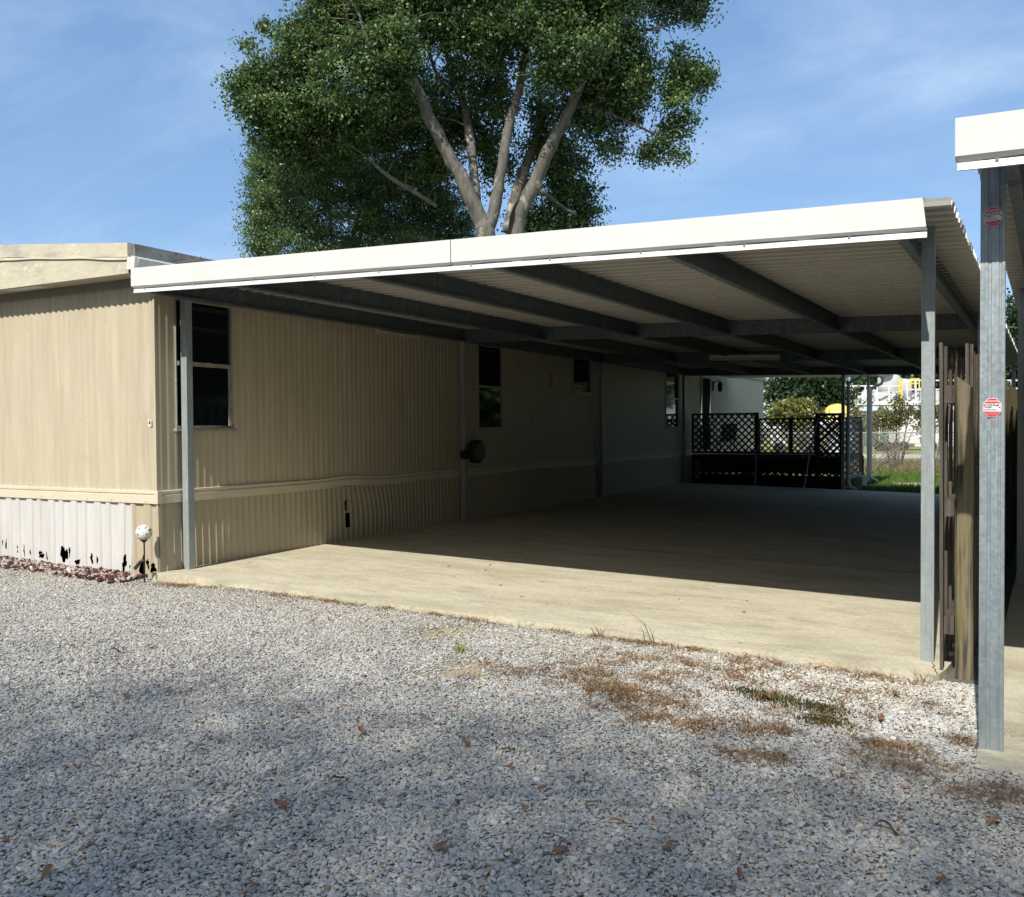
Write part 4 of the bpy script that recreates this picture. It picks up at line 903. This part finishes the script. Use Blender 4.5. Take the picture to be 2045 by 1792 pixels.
# branchlets from limbs towards clumps
rr_ = np.random.default_rng(5); LPv = np.array([tuple(p) for p, _ in LP])
used = {}
for k in rr_.choice(len(OCC), 700, replace=False):
    c = OCC[k]; d = np.linalg.norm(LPv - c, axis=1) + .6 * np.maximum(0, LPv[:, 2] - c[2]); j = int(d.argmin())
    if d[j] > 3.2 or used.get(j, 0) > 2: continue
    used[j] = used.get(j, 0) + 1
    a = Vector(LPv[j]); e = Vector(c); mid = (a + e) / 2 + Vector((random.gauss(0, .15), random.gauss(0, .15), .12 * (e - a).length)); rb = min(LP[j][1] * .5, .012 * (e - a).length + .012)
    tk.tube([a, (a + mid) / 2 + Vector((0, 0, .05)), mid, e], [rb, rb * .8, rb * .6, rb * .25], 5, cap=False)
tk.build('trunk', BARK, oak, smooth=True)
ev = thing('evergreen_tree', 'dense dark round tree left of the oak limbs, just above the carport roof', 'tree', tuple(at(720, 900, 35)))
ED = 35
ev_b = [zb(215, 600, 90, 70, .5, D=ED), zb(330, 600, 110, 80, .5, D=ED), zb(175, 720, 60, 90, .3, D=ED), zb(300, 760, 150, 190, 0, D=ED), zb(200, 820, 80, 170, .3, D=ED), zb(240, 650, 90, 80, .3, D=ED), zb(480, 760, 190, 190, -.3, D=ED), zb(700, 780, 190, 180, 0, D=ED), zb(880, 800, 130, 170, .6, D=ED), zb(400, 640, 150, 80, .6, D=ED), zb(620, 640, 150, 90, 1, D=ED), zb(170, 950, 60, 90, .2, D=ED), zb(350, 980, 220, 130, 0, D=ED), zb(700, 980, 250, 130, 0, D=ED), zb(950, 930, 90, 100, 1, D=ED)]
crown('crown', ev, ev_b, 34, .20, 42, .115, .05, [(.050, .094, .036), (.082, .148, .050), (.128, .206, .066), (.175, .262, .082)], 33, shell=.38, gaps=.12, gap_s=.8, droop=.8)
b = MB(); q = at(Z1(480, 900)[0], 480, ED); b.tube([(q[0], q[1], -.3), (q[0] + .1, q[1], 4), (q[0], q[1] + .2, 8.5)], [.32, .25, .12], 10)
for zx, zy in ((300, 700), (600, 640), (640, 700), (420, 620)):
    e = at(*Z1(zx, zy), ED - .8); b.tube([(q[0], q[1], 5), ((q[0] + e[0]) / 2, (q[1] + e[1]) / 2, (5 + e[2]) / 2 + .8), tuple(e)], [.12, .08, .03], 6)
b.build('trunk', BARK, ev, smooth=True)
rt = thing('background_tree', 'smaller dark leafy tree right of the oak limbs, low above the carport fascia', 'tree', tuple(at(1130, 900, 34)))
RD = 34
rt_b = [zb(1390, 690, 75, 90, 0, D=RD), zb(1330, 780, 140, 110, .2, D=RD), zb(1440, 820, 70, 70, 0, D=RD), zb(1260, 700, 110, 110, .5, D=RD), zb(1360, 880, 150, 70, .2, D=RD), zb(1230, 850, 90, 90, .2, D=RD), zb(1300, 960, 230, 110, .2, D=RD), zb(1440, 740, 40, 50, 0, D=RD)]
crown('crown', rt, rt_b, 24, .22, 36, .14, .075, OAKC, 41, shell=.45, gaps=.25, gap_s=.8)
b = MB(); q = at(Z1(1330, 900)[0], 480, RD); b.tube([(q[0], q[1], -.3), (q[0] + .15, q[1], 4), (q[0] + .1, q[1] + .2, 9)], [.28, .2, .08], 9)
for zx, zy in ((1380, 800), (1260, 740), (1430, 850)):
    e = at(*Z1(zx, zy), RD - .6); b.tube([(q[0] + .1, q[1], 5), ((q[0] + e[0]) / 2, (q[1] + e[1]) / 2, (6 + e[2]) / 2 + .4), tuple(e)], [.1, .06, .02], 6)
b.build('trunk', BARK, rt, smooth=True)
# the shade tree that stands behind the photographer
sh = thing('shade_tree', 'broad shade tree standing on the gravel behind the viewpoint', 'tree', (-4.5, -15, -.2))
b = MB(); b.tube([(-4.5, -15, -.3), (-4.4, -15, 4.2), (-4.1, -15.2, 9.2), (-4.0, -16.5, 18.5)], [.5, .40, .34, .12], 12)
for e in ((-8.5, -16, 17.5), (0, -15.5, 17.5), (2.5, -16, 17.7), (-5, -14.6, 17.3), (-1.8, -15, 17.6), (-11.5, -17, 17.6)):
    b.tube([(-4.2, -15.2, 8), ((-4.2 + e[0]) / 2, (-15.2 + e[1]) / 2 - .5, 14), e], [.22, .15, .05], 7)
b.build('trunk', BARK, sh, smooth=True)
shb = []
rs = np.random.default_rng(77)
HB = 17.0
for gx_, yb in ((-13.5, 3.1), (-12, 3.3), (-10.3, 3.0), (-8.6, 3.1), (-7.2, 3.3), (-6.0, 3.2), (-4.9, 3.55), (-4.1, 4.25), (-3.2, 4.45), (-2.3, 4.5), (-1.5, 4.72), (-.7, 4.8), (.1, 4.9), (1.0, 5.0), (2.0, 4.7), (3.2, 4.4)):
    # shadow of a point at height h falls h/.9685 further along +Y
    for j in range(5):
        h = HB + rs.uniform(-.2, .6) + j * .25; rad = rs.uniform(.65, .9)
        yy = yb - .28 - h / .9685 - rad * .92 - j * 1.15 + (0 if j == 0 else rs.uniform(-.2, .2))
        shb.append(((gx_ + .04 * h / .9685 + rs.uniform(-.25, .25), yy, h), (1.05, rad + .2, .75)))
crown('crown', sh, shb, 16, .75, 21, .105, .062, OAKC, 55, shell=.6, gaps=.0)

# unseen trees added behind the viewpoint to cut skylight into the carport
for k, (x, y, h) in enumerate(((-22, -20, 8), (-13, -24, 10), (-4, -22, 9), (5, -24, 10), (14, -20, 9), (20, -8, 9), (-24, -8, 8))):
    t = thing('blocker_tree', 'unseen leafy tree added behind the viewpoint to block skylight', 'tree', (x, y, -.3), 'trees added to block skylight')
    crown('crown', t, [((x, y, h * .55), (5.2, 4.5, h * .42)), ((x + 2, y + 1, h * .32), (4, 3.5, h * .25)), ((x - 2.4, y - .5, h * .35), (3.6, 3.5, h * .27))], 5, .7, 22, .6, .42, OAKC, 100 + k, shell=.5)
    MB().tube([(x, y, -.3), (x + .2, y, h * .3), (x, y + .2, h * .75)], [.4, .3, .1], 9).build('trunk', BARK, t, smooth=True)

# ------------------------------------------------------------------ far background seen through the carport
def shrub(name, label, cat, base, blobs, cols, seed, L=.12, Wd=.06, per=20, leaves=26, cr=.2, gaps=.15, trunk=True, group=None, gs=.6):
    t = thing(name, label, cat, base, group)
    crown('crown' if trunk else 'foliage', t, blobs, per, cr, leaves, L, Wd, cols, seed, shell=.5, gaps=gaps, gap_s=gs)
    b = MB(); r = random.Random(seed)
    for (c, rad) in blobs:
        c = Vector(c); s = Vector(base) + Vector((r.uniform(-.2, .2), r.uniform(-.2, .2), 0)); md = (s + c) / 2 + Vector((r.uniform(-.3, .3), r.uniform(-.3, .3), .1))
        k = .02 * (c - s).length; b.tube([s, md, c], [k, k * .6, k * .25], 6)
    b.build('stem', TWIG, t, smooth=True); return t
GRN = [(.020, .045, .018), (.035, .07, .026), (.06, .10, .035)]
OLV = [(.07, .085, .02), (.12, .125, .03), (.19, .17, .04), (.09, .07, .03)]
YGR = [(.08, .12, .025), (.13, .15, .03), (.20, .19, .04)]
def b_at(px, py, d, rx, ry, rd=None):
    k = d / F; return (at(px, py, d), (rx * k, (rd or rx) * k, ry * k))
def gp(px, py, d, z=-.25): p = at(px, py, d); return (p[0], p[1], z)
T = lambda *a, **k: shrub(*a, **k)
T('background_tree', 'dark green tree seen through the far end of the carport above the lattice', 'tree', gp(1600, 850, 62), [b_at(1560, 785, 62, 45, 35), b_at(1610, 775, 62, 60, 45), b_at(1660, 790, 62, 40, 45), b_at(1600, 740, 62, 70, 35), b_at(1680, 815, 62, 20, 30)], GRN, 61, L=.34, Wd=.2, per=7, leaves=30, cr=.45, gaps=.1, gs=2)
T('background_tree', 'dark green tree above the white tank platform, behind the pale downspout', 'tree', gp(1800, 850, 95), [b_at(1790, 745, 95, 50, 25), b_at(1840, 750, 95, 40, 30), b_at(1745, 770, 95, 40, 25), b_at(1870, 775, 95, 50, 35)], GRN, 62, L=.5, Wd=.3, per=4, leaves=30, cr=.7, gaps=.1, gs=3)
T('background_tree', 'tree seen in the gap right of the galvanised sticker post', 'tree', gp(2020, 850, 85), [b_at(2010, 720, 85, 40, 45), b_at(2040, 650, 85, 40, 60), b_at(2060, 760, 85, 45, 60), b_at(1960, 780, 85, 40, 40)], GRN, 63, L=.42, Wd=.26, per=5, leaves=30, cr=.6, gaps=.15, gs=2.5)
T('yellow_green_shrub', 'yellow green shrub in front of the dark tree beyond the porch', 'shrub', gp(1580, 850, 48), [b_at(1560, 818, 48, 26, 18), b_at(1595, 812, 48, 26, 22), b_at(1545, 830, 48, 20, 14), b_at(1625, 830, 48, 22, 14), b_at(1575, 840, 48, 45, 14)], YGR, 64, L=.22, Wd=.12, per=14, leaves=30, cr=.28)
OG = 'olive shrubs along the chain link fence'
T('fence_shrub', 'olive shrub between the two pale porch downspouts', 'shrub', gp(1720, 880, 37), [b_at(1712, 818, 37, 12, 20), b_at(1716, 850, 37, 14, 24), b_at(1705, 840, 37, 9, 16)], OLV, 65, per=60, leaves=20, L=.13, Wd=.06, cr=.16, gaps=.28, trunk=False, group=OG)
T('fence_shrub', 'largest olive shrub, right of the white downspout, sprawling over the fence', 'shrub', gp(1790, 900, 37.5), [b_at(1762, 815, 37.5, 22, 18), b_at(1790, 808, 37.5, 22, 22), b_at(1818, 818, 37.5, 24, 18), b_at(1760, 845, 37.5, 22, 20), b_at(1795, 842, 37.5, 26, 20), b_at(1828, 850, 37.5, 22, 20), b_at(1758, 875, 37.5, 14, 20)], OLV, 66, per=60, leaves=18, L=.13, Wd=.06, cr=.18, gaps=.25, trunk=False, group=OG, gs=.5)
T('fence_shrub', 'olive shrub between the right carport post and the wooden fence', 'shrub', gp(1860, 900, 37.5), [b_at(1852, 812, 37.5, 18, 22), b_at(1874, 822, 37.5, 16, 26), b_at(1858, 850, 37.5, 18, 16), b_at(1846, 835, 37.5, 12, 14)], OLV, 67, per=60, leaves=20, L=.13, Wd=.06, cr=.16, gaps=.28, trunk=False, group=OG)
# chain link fence
cl = thing('chain_link_fence', 'grey chain link fence crossing behind the lawn', 'fence', (-3, 36.6, -.2))
b = MB(); za, zb_, yfn = -.15, 1.25, 36.6
x = -14.0
while x < 4:
    for sg in (1, -1):
        x0, x1 = x, x + sg * (zb_ - za); b.bar((x0, yfn + sg * .006, za), (x1, yfn + sg * .006, zb_), .007, .007)
    x += .13
b.build('wire_mesh', M('wire_grey', (.30, .30, .28), rough=.5, metal=.4), cl)
MB().tube([(-14, yfn, 1.27), (4, yfn, 1.27)], .022, 6).build('top_rail', GALV, cl)
for x in (-11.9, -8.8, -5.7, -2.76, .3, 3.2): MB().tube([(x, yfn, -.3), (x, yfn, 1.34)], .035, 8).build('fence_post', GALV, cl)
# bare saplings through the fence
r = random.Random(9); b = MB()
for (px, d) in ((1745, 36), (1760, 36), (1775, 36.2), (1720, 36)):
    p = Vector(gp(px, 930, d, -.2)); 
    for k in range(4):
        e = p + Vector((r.uniform(.2, 1.5), r.uniform(-.2, .3), r.uniform(.7, 1.7))); mid = (p + e) / 2 + Vector((-.1, 0, .1)); b.tube([p, mid, e], [.022, .014, .006], 5)
        for q in range(3):
            s = mid.lerp(e, r.random()); b.tube([s, s + Vector((r.uniform(-.5, .5), 0, r.uniform(.05, .5)))], [.008, .003], 4)
tag(b.build('bare_sapling', TWIG), 'bare leaning saplings growing through the chain link fence', 'sapling')
# tank platform with white railings
tp = thing('tank_platform', 'white industrial tank platform with railings and grey tanks beyond the fence', 'industrial platform', gp(1790, 850, 78))
def P3(px, py, d): return Vector(at(px, py, d))
D0 = 78
b = MB(); A = P3(1690, 806, D0); B = P3(1990, 806, D0); 
b.bar(A, B, 4, .35); b.build('deck', TANKW, tp)
for px in (1700, 1760, 1820, 1880, 1940): MB().bar(P3(px, 808, D0 - 1), P3(px, 880, D0 - 1), .35, .35).build('leg', TANKW, tp)
def rail(name, x0, x1, ytop, ymid, ybot, d, mat, n):
    b = MB()
    for yy in (ytop, ymid): b.bar(P3(x0, yy, d), P3(x1, yy, d), .11, .11)
    for k in range(n + 1):
        px = x0 + (x1 - x0) * k / n; b.bar(P3(px, ytop, d), P3(px, ybot, d), .11, .11)
    b.build(name, mat, tp)
rail('railing', 1680, 1800, 771, 788, 804, D0 - 1.8, TANKW, 5); rail('railing', 1812, 1880, 760, 778, 806, D0 - 2.4, TANKW, 4); rail('railing', 1880, 2040, 760, 776, 802, D0 - 2.2, TANKW, 8)
rail('ladder', 1796, 1801, 757, 772, 815, D0 - 2.5, YEL, 1); rail('yellow_railing', 1818, 1836, 757, 766, 775, D0 - 1.5, YEL, 2)
def tank(px, py, d, r_, hgt, mat, nm='tank'):
    p = P3(px, py, d); MB().lathe((p.x, p.y, p.z - hgt), [(r_, 0), (r_, hgt - r_ * .35), (r_ * .85, hgt - r_ * .12), (r_ * .5, hgt), (.02, hgt + .03)], 20).build(nm, mat, tp, smooth=True)
tank(1776, 748, D0 + 1, .95, 2.1, TANKG); tank(1802, 757, D0 + 1, .8, 1.9, TANKG); tank(1738, 778, D0 + 1, .7, 1.2, TANKG); tank(1850, 774, D0 + 1, .9, 1.3, TANKG); tank(1915, 770, D0 + 1, 1.0, 1.4, TANKG)
for k, (px, py, w) in enumerate(((1722, 796, .9), (1752, 796, 1.0), (1782, 795, .9), (1835, 793, 1.1), (1862, 795, .8))):
    p = P3(px, py, D0 - .6); MB().hexa([(p.x - w, p.y, p.z - .3), (p.x + w, p.y, p.z - .3), (p.x + w, p.y + 1, p.z - .3), (p.x - w, p.y + 1, p.z - .3), (p.x - w * .3, p.y, p.z + .5), (p.x + w * .9, p.y, p.z + .6), (p.x + w * .9, p.y + 1, p.z + .6), (p.x - w * .3, p.y + 1, p.z + .5)]).build('machine_hood', TANKG, tp)
p = P3(1770, 741, D0); MB().lathe((p.x, p.y, p.z - .2), [(.5, 0), (.55, .3), (.2, .6)], 12).build('tank_lid', ORANGE, tp)
p = P3(1760, 825, D0 + 2); MB().box(p.x - 3.5, p.x + 16, p.y, p.y + 2.4, -.25, p.z + .2).build('storage_body', TANKW, tp)
def wagon(name, label, px0, px1, pyt, d, mat, cat, group=None, dz=2.2):
    a = P3(px0, pyt, d); c = P3(px1, pyt, d); t = thing(name, label, cat, ((a.x + c.x) / 2, a.y, -.2), group); z1 = a.z
    MB().box(a.x, c.x, a.y, a.y + dz, .25, z1).build('body', mat, t, bevel=.05)
    q = MB()
    n = max(2, int((c.x - a.x) / .6))
    for k in range(n + 1): x = a.x + (c.x - a.x) * k / n; q.box(x - .02, x + .02, a.y - .03, a.y - .002, .27, z1 - .03)
    q.build('side_rib', mat, t)
    for x in (a.x + .5, c.x - .5): MB().tube([(x, a.y - .05, .1), (x, a.y + .2, .1)], .34, 14).build('wheel', BLACK, t)
    return t
GRP = None
wagon('white_trailer', 'white trailer body parked beyond the chain link fence, behind the olive shrubs', 1790, 1880, 838, 66, TANKW, 'trailer')
wagon('white_container', 'low white container seen through the lattice beyond the porch', 1540, 1640, 858, 64, TANKW, 'container')
wagon('teal_bin', 'small teal bin beyond the fence left of the white trailer', 1757, 1772, 868, 64, M('teal_paint', (.10, .28, .26), rough=.5), 'bin', dz=1)
# unseen dwelling added beyond the second carport to block skylight from the right
nh = thing('blocker_home', 'unseen tan mobile home added beside the second carport to block skylight', 'mobile home', (9.6, 15, -.3))
MB().box(7.9, 11.8, 5.6, 26, -.3, 3.0).build('wall', SID, nh)
MB().hexa([(7.6, 5.4, 3.0), (12.1, 5.4, 3.0), (12.1, 26.2, 3.0), (7.6, 26.2, 3.0), (7.6, 5.4, 3.15), (12.1, 5.4, 3.15), (12.1, 26.2, 3.15), (7.6, 26.2, 3.15)]).build('roof', ROOFG, nh)
for y in (8, 13, 19): MB().box(7.87, 7.9, y, y + .9, 1.2, 2.4).build('window', GLASS, nh)
for k, (x, y, h) in enumerate(((5.5, 33, 8), (12, 38, 10), (15, 52, 11), (7, 58, 9))):
    t = thing('back_lot_tree', 'leafy tree behind the second carport, out past its far end', 'tree', (x, y, -.3), 'trees behind the second carport')
    crown('crown', t, [((x, y, h * .5), (3.6, 3.6, h * .46)), ((x + 2, y + 1, h * .32), (3, 3, h * .28))], 6, .6, 22, .5, .32, OAKC, 140 + k, shell=.5)
    MB().tube([(x, y, -.3), (x + .2, y, h * .3), (x, y + .2, h * .75)], [.3, .22, .08], 8).build('trunk', BARK, t, smooth=True)
wagon('grey_bin', 'small grey bin beyond the fence beside the teal bin', 1774, 1790, 862, 65, TANKG, 'bin', dz=1)
yt = thing('yellow_hopper', 'yellow rounded hopper standing beyond the porch lattice', 'hopper', gp(1672, 850, 58))
p = P3(1672, 838, 58); b = MB(); b.lathe((p.x, p.y, -.2), [(.5, 0), (.5, p.z + .1)], 12); b.build('stand', TANKG, yt)
MB().lathe((p.x, p.y, p.z - .15), [(1.0, 0), (1.0, .18)], 24).build('collar', TANKW, yt)
MB().lathe((p.x, p.y, p.z + .03), [(.95, 0), (.92, .3), (.75, .65), (.45, .88), (.05, .97)], 24).build('dome', M('yellow_dome', (.72, .60, .18), (.66, .52, .12), .45, scale=3), yt, smooth=True)
# stepping stones on the lawn
for (x, y, rx, ry, lab) in ((-3.25, 27.2, .5, .28, 'left of two flat pale stones on the lawn, beside the white downspout'), (-2.62, 28.6, .42, .25, 'right of two flat pale stones on the lawn, clear of the downspout')):
    b = MB(); pts = [(x + rx * math.cos(a) * (1 + .15 * math.sin(3 * a + x)), y + ry * math.sin(a) * (1 + .1 * math.sin(2 * a)), 0) for a in np.linspace(0, 2 * PI, 13)[:-1]]
    A = [(p[0], p[1], -.23) for p in pts]; B = [(p[0], p[1], -.12) for p in pts]; b.loft(A, B, closed=True); b.add(B, [tuple(range(12))])
    tag(b.build('flat_stone', STONE, loc=(x, y, -.2), bevel=.015), lab, 'stone', 'flat stones on the lawn')

# ------------------------------------------------------------------ grass, weeds, dead leaves
def blades(name, X, Y, Z, h, w, lean, cols, seed, flat=0.0):
    r = np.random.default_rng(seed); n = len(X); a = r.random(n) * 2 * PI; ux, uy = np.cos(a), np.sin(a)
    hh = h * r.uniform(.5, 1.4, n); ln = hh * r.uniform(.1, 1.0, n) * lean; ww = w * r.uniform(.6, 1.3, n); b = r.random(n) * 2 * PI
    lx, ly = np.cos(b) * ln, np.sin(b) * ln; zt_ = hh * (1 - flat * r.random(n))
    p = lambda k, s: np.stack([X + lx * k * k + ux * ww * s, Y + ly * k * k + uy * ww * s, Z + zt_ * (k - .25 * k * k * lean)], 1)
    V = np.stack([p(0, -1), p(0, 1), p(.55, .8), p(.55, -.8), p(1, .12), p(1, -.12)], 1).reshape(-1, 3)
    i = np.arange(n)[:, None] * 6; Fq = np.concatenate([i + np.array([[0, 1, 2, 3]]), i + np.array([[3, 2, 4, 5]])])
    cols = np.asarray(cols); c = cols[r.integers(0, len(cols), n)] * r.uniform(.7, 1.3, (n, 1)); c = np.concatenate([np.repeat(c, 6, 0), np.ones((n * 6, 1))], 1)
    return npmesh(name, V, Fq, GRASS, colors=c)
r = np.random.default_rng(90)
n = 26000; X = r.uniform(-4.6, 1.2, n); Y = 24.5 + (36.3 - 24.5) * r.random(n)
kk = ~((X < -3.6) & (Y < 28.2)); X, Y = X[kk], Y[kk]
tag(blades('grass', X, Y, np.full(len(X), -.22), .13, .011, .5, [(.085, .165, .025), (.12, .21, .035), (.16, .23, .06), (.06, .12, .018)], 91), kind='stuff')
n = 9000; X = r.uniform(-9, 2, n); Y = 36.0 + 12 * r.random(n) ** 1.5
tag(blades('dry_brush', X, Y, np.full(n, -.22), .30, .012, .9, [(.26, .20, .10), (.20, .14, .07), (.30, .25, .14), (.16, .16, .06)], 92), kind='stuff')
# dead grass among the pebbles: tufts and matted needles
TX, TY, TH = [], [], []
def tufts(cx, cy, rx, ry, k, per=40, spread=.045):
    for _ in range(int(k * 2.0)):
        a = r.normal(cx, rx * .5); b_ = r.normal(cy, ry * .5); m = int(per * r.uniform(.3, 1.5))
        TX.append(r.normal(a, spread, m)); TY.append(r.normal(b_, spread, m))
for q in [(-2.55, 5.75, .25, .15, 9), (-2.1, 5.35, .45, .2, 26), (-1.72, 5.02, .4, .16, 18), (-1.3, 5.2, .32, .14, 12), (-.95, 5.55, .35, .2, 9), (-1.95, 6.3, .5, .2, 10), (-1.4, 6.55, .5, .15, 12), (-.85, 6.62, .4, .1, 9), (-3.0, 5.5, .4, .15, 7), (-2.5, 6.25, .5, .2, 6), (-7.3, 6.62, .45, .08, 8), (-6.2, 6.66, .8, .05, 9), (-4.6, 6.70, 1.2, .03, 14), (-2.6, 6.70, 1.2, .03, 16), (-1.2, 6.15, .7, .3, 12), (-.55, 5.25, .2, .06, 7), (-.25, 5.5, .1, .06, 4), (-1.1, 4.75, .4, .15, 7), (-1.7, 5.85, 1.3, .5, 34), (-2.2, 5.5, .6, .2, 12)]: tufts(*q)
X = np.concatenate(TX); Y = np.concatenate(TY)
dry = [(.30, .19, .10), (.23, .13, .065), (.40, .30, .17), (.16, .09, .05), (.31, .18, .085)]
tag(blades('dry_grass', X, Y, gz_at(X, Y) + .010, .042, .0028, 1.7, dry, 93, flat=.75), kind='stuff')
X = np.concatenate([r.normal(cx, sx, int(k * .7)) for cx, cy, sx, sy, k in ((-.47, 4.98, .16, .10, 900), (-.12, 4.72, .15, .06, 650), (-.62, 5.15, .12, .12, 420), (.0, 4.86, .08, .03, 200))])
Y = np.concatenate([r.normal(cy, sy, int(k * .7)) for cx, cy, sx, sy, k in ((-.47, 4.98, .16, .10, 900), (-.12, 4.72, .15, .06, 650), (-.62, 5.15, .12, .12, 420), (.0, 4.86, .08, .03, 200))])
tag(blades('pine_straw', X, Y, gz_at(X, Y) + .016, .055, .0015, 3.4, [(.24, .14, .07), (.17, .095, .045), (.30, .20, .11)], 94, flat=.8), kind='stuff')
X = np.concatenate([r.normal(cx, sx, k) for cx, cy, sx, sy, k in ((-1.28, 5.78, .10, .07, 1500), (-1.02, 5.72, .09, .06, 1500), (-.95, 5.48, .08, .05, 1200), (-1.5, 5.85, .08, .04, 700))])
Y = np.concatenate([r.normal(cy, sy, k) for cx, cy, sx, sy, k in ((-1.28, 5.78, .10, .07, 1500), (-1.02, 5.72, .09, .06, 1500), (-.95, 5.48, .08, .05, 1200), (-1.5, 5.85, .08, .04, 700))])
kq = r.random(len(X)) < .45; X, Y = X[kq], Y[kq]
tag(blades('moss', X, Y, gz_at(X, Y) + .014, .016, .0035, .5, [(.06, .062, .014), (.09, .088, .022), (.045, .045, .012)], 95), kind='stuff')
def weed(x, y, label, k, h, cols, seed):
    q = np.random.default_rng(seed); XX = q.normal(x, .02, k); YY = q.normal(y, .02, k)
    o = blades('weed', XX, YY, gz_at(XX, YY), h, .004, 1.1, cols, seed); return tag(o, label, 'weed', 'weeds in the gravel')
weed(-3.55, 5.72, 'bright green weed sprouting from the pale sandy patch in the gravel', 26, .10, [(.16, .26, .04), (.24, .30, .07)], 1)
weed(-2.45, 6.72, 'tallest thin dry weed at the edge of the concrete slab', 8, .30, [(.20, .16, .08), (.12, .13, .04)], 2)
weed(-2.85, 6.70, 'short dry weed at the slab edge, left of the tallest one', 9, .14, [(.20, .16, .08), (.15, .13, .05)], 3)
weed(-.53, 6.66, 'straw coloured weed by the cracked slab corner near the fence post', 14, .11, [(.45, .38, .22), (.38, .30, .16)], 4)
# dead leaves
lm = MB(); pts = []
for k in range(9):
    t = k / 8; w = .016 * math.sin(PI * min(1, t * 1.02)) ** .8 * (1 + .25 * math.sin(t * 9)); pts.append((t * .085 - .042, w, .010 * math.sin(t * PI) + .004 * math.sin(t * 7)))
mid = [(p[0], 0, p[2] - .004) for p in pts]; lm.loft([(p[0], -p[1], p[2] + .003) for p in pts], mid); lm.loft(mid, pts)
leaf0 = None; r2 = random.Random(12)
lp = [(505, 1770), (450, 1655), (672, 1557), (1015, 1497), (1180, 1605), (1775, 1655), (1880, 1757), (1555, 1640), (1390, 1545), (1705, 1580), (1230, 1640), (395, 1440), (410, 1500), (605, 1420), (340, 1330), (300, 1290), (230, 1300), (925, 1480), (800, 1590), (150, 1530), (95, 1740), (1985, 1640), (1475, 1745), (1340, 1690), (1120, 1700), (880, 1690), (250, 1390), (720, 1460), (1090, 1340), (1395, 1385), (1530, 1395), (1490, 1310), (1760, 1435), (1790, 1385), (1020, 1530), (560, 1610)]
for (px, py) in lp:
    d = at(px, py, 1) - CAM; z0 = -.25
    for _ in range(4): t = (z0 - 1.5) / d[2]; q = CAM + d * t; z0 = float(gz_at(np.array(q[0]), np.array(q[1]))) + .028
    if leaf0 is None: o = leaf0 = lm.build('fallen_leaf', LEAFB)
    else: o = leaf0.copy(); COL.objects.link(o)
    s = r2.uniform(.55, 1.25); o.location = (q[0], q[1], z0); o.scale = (s, s, s * r2.uniform(.8, 2)); o.rotation_euler = (r2.uniform(-.4, .4), r2.uniform(-.4, .4), r2.uniform(0, 6.28))
    tag(o, 'small curled brown dead leaf lying on the grey gravel', 'leaf', 'dead leaves on the gravel')
bl = MB()
for k in range(16):
    x, y = r2.uniform(-6.5, -1), r2.uniform(6.9, 11); z = zslab(x) + .004; a = r2.uniform(0, 6.28); L_ = r2.uniform(.015, .035)
    bl.add([(x - math.cos(a) * L_, y - math.sin(a) * L_, z), (x + math.sin(a) * L_ * .4, y - math.cos(a) * L_ * .4, z + .006), (x + math.cos(a) * L_, y + math.sin(a) * L_, z + .002), (x - math.sin(a) * L_ * .4, y + math.cos(a) * L_ * .4, z + .008)], [(0, 1, 2, 3)])
tag(bl.build('leaf_litter', LEAFB), kind='stuff')

# the home stands a hand's width clear of the carport posts
home.location += Vector((-.08, .065, 0))
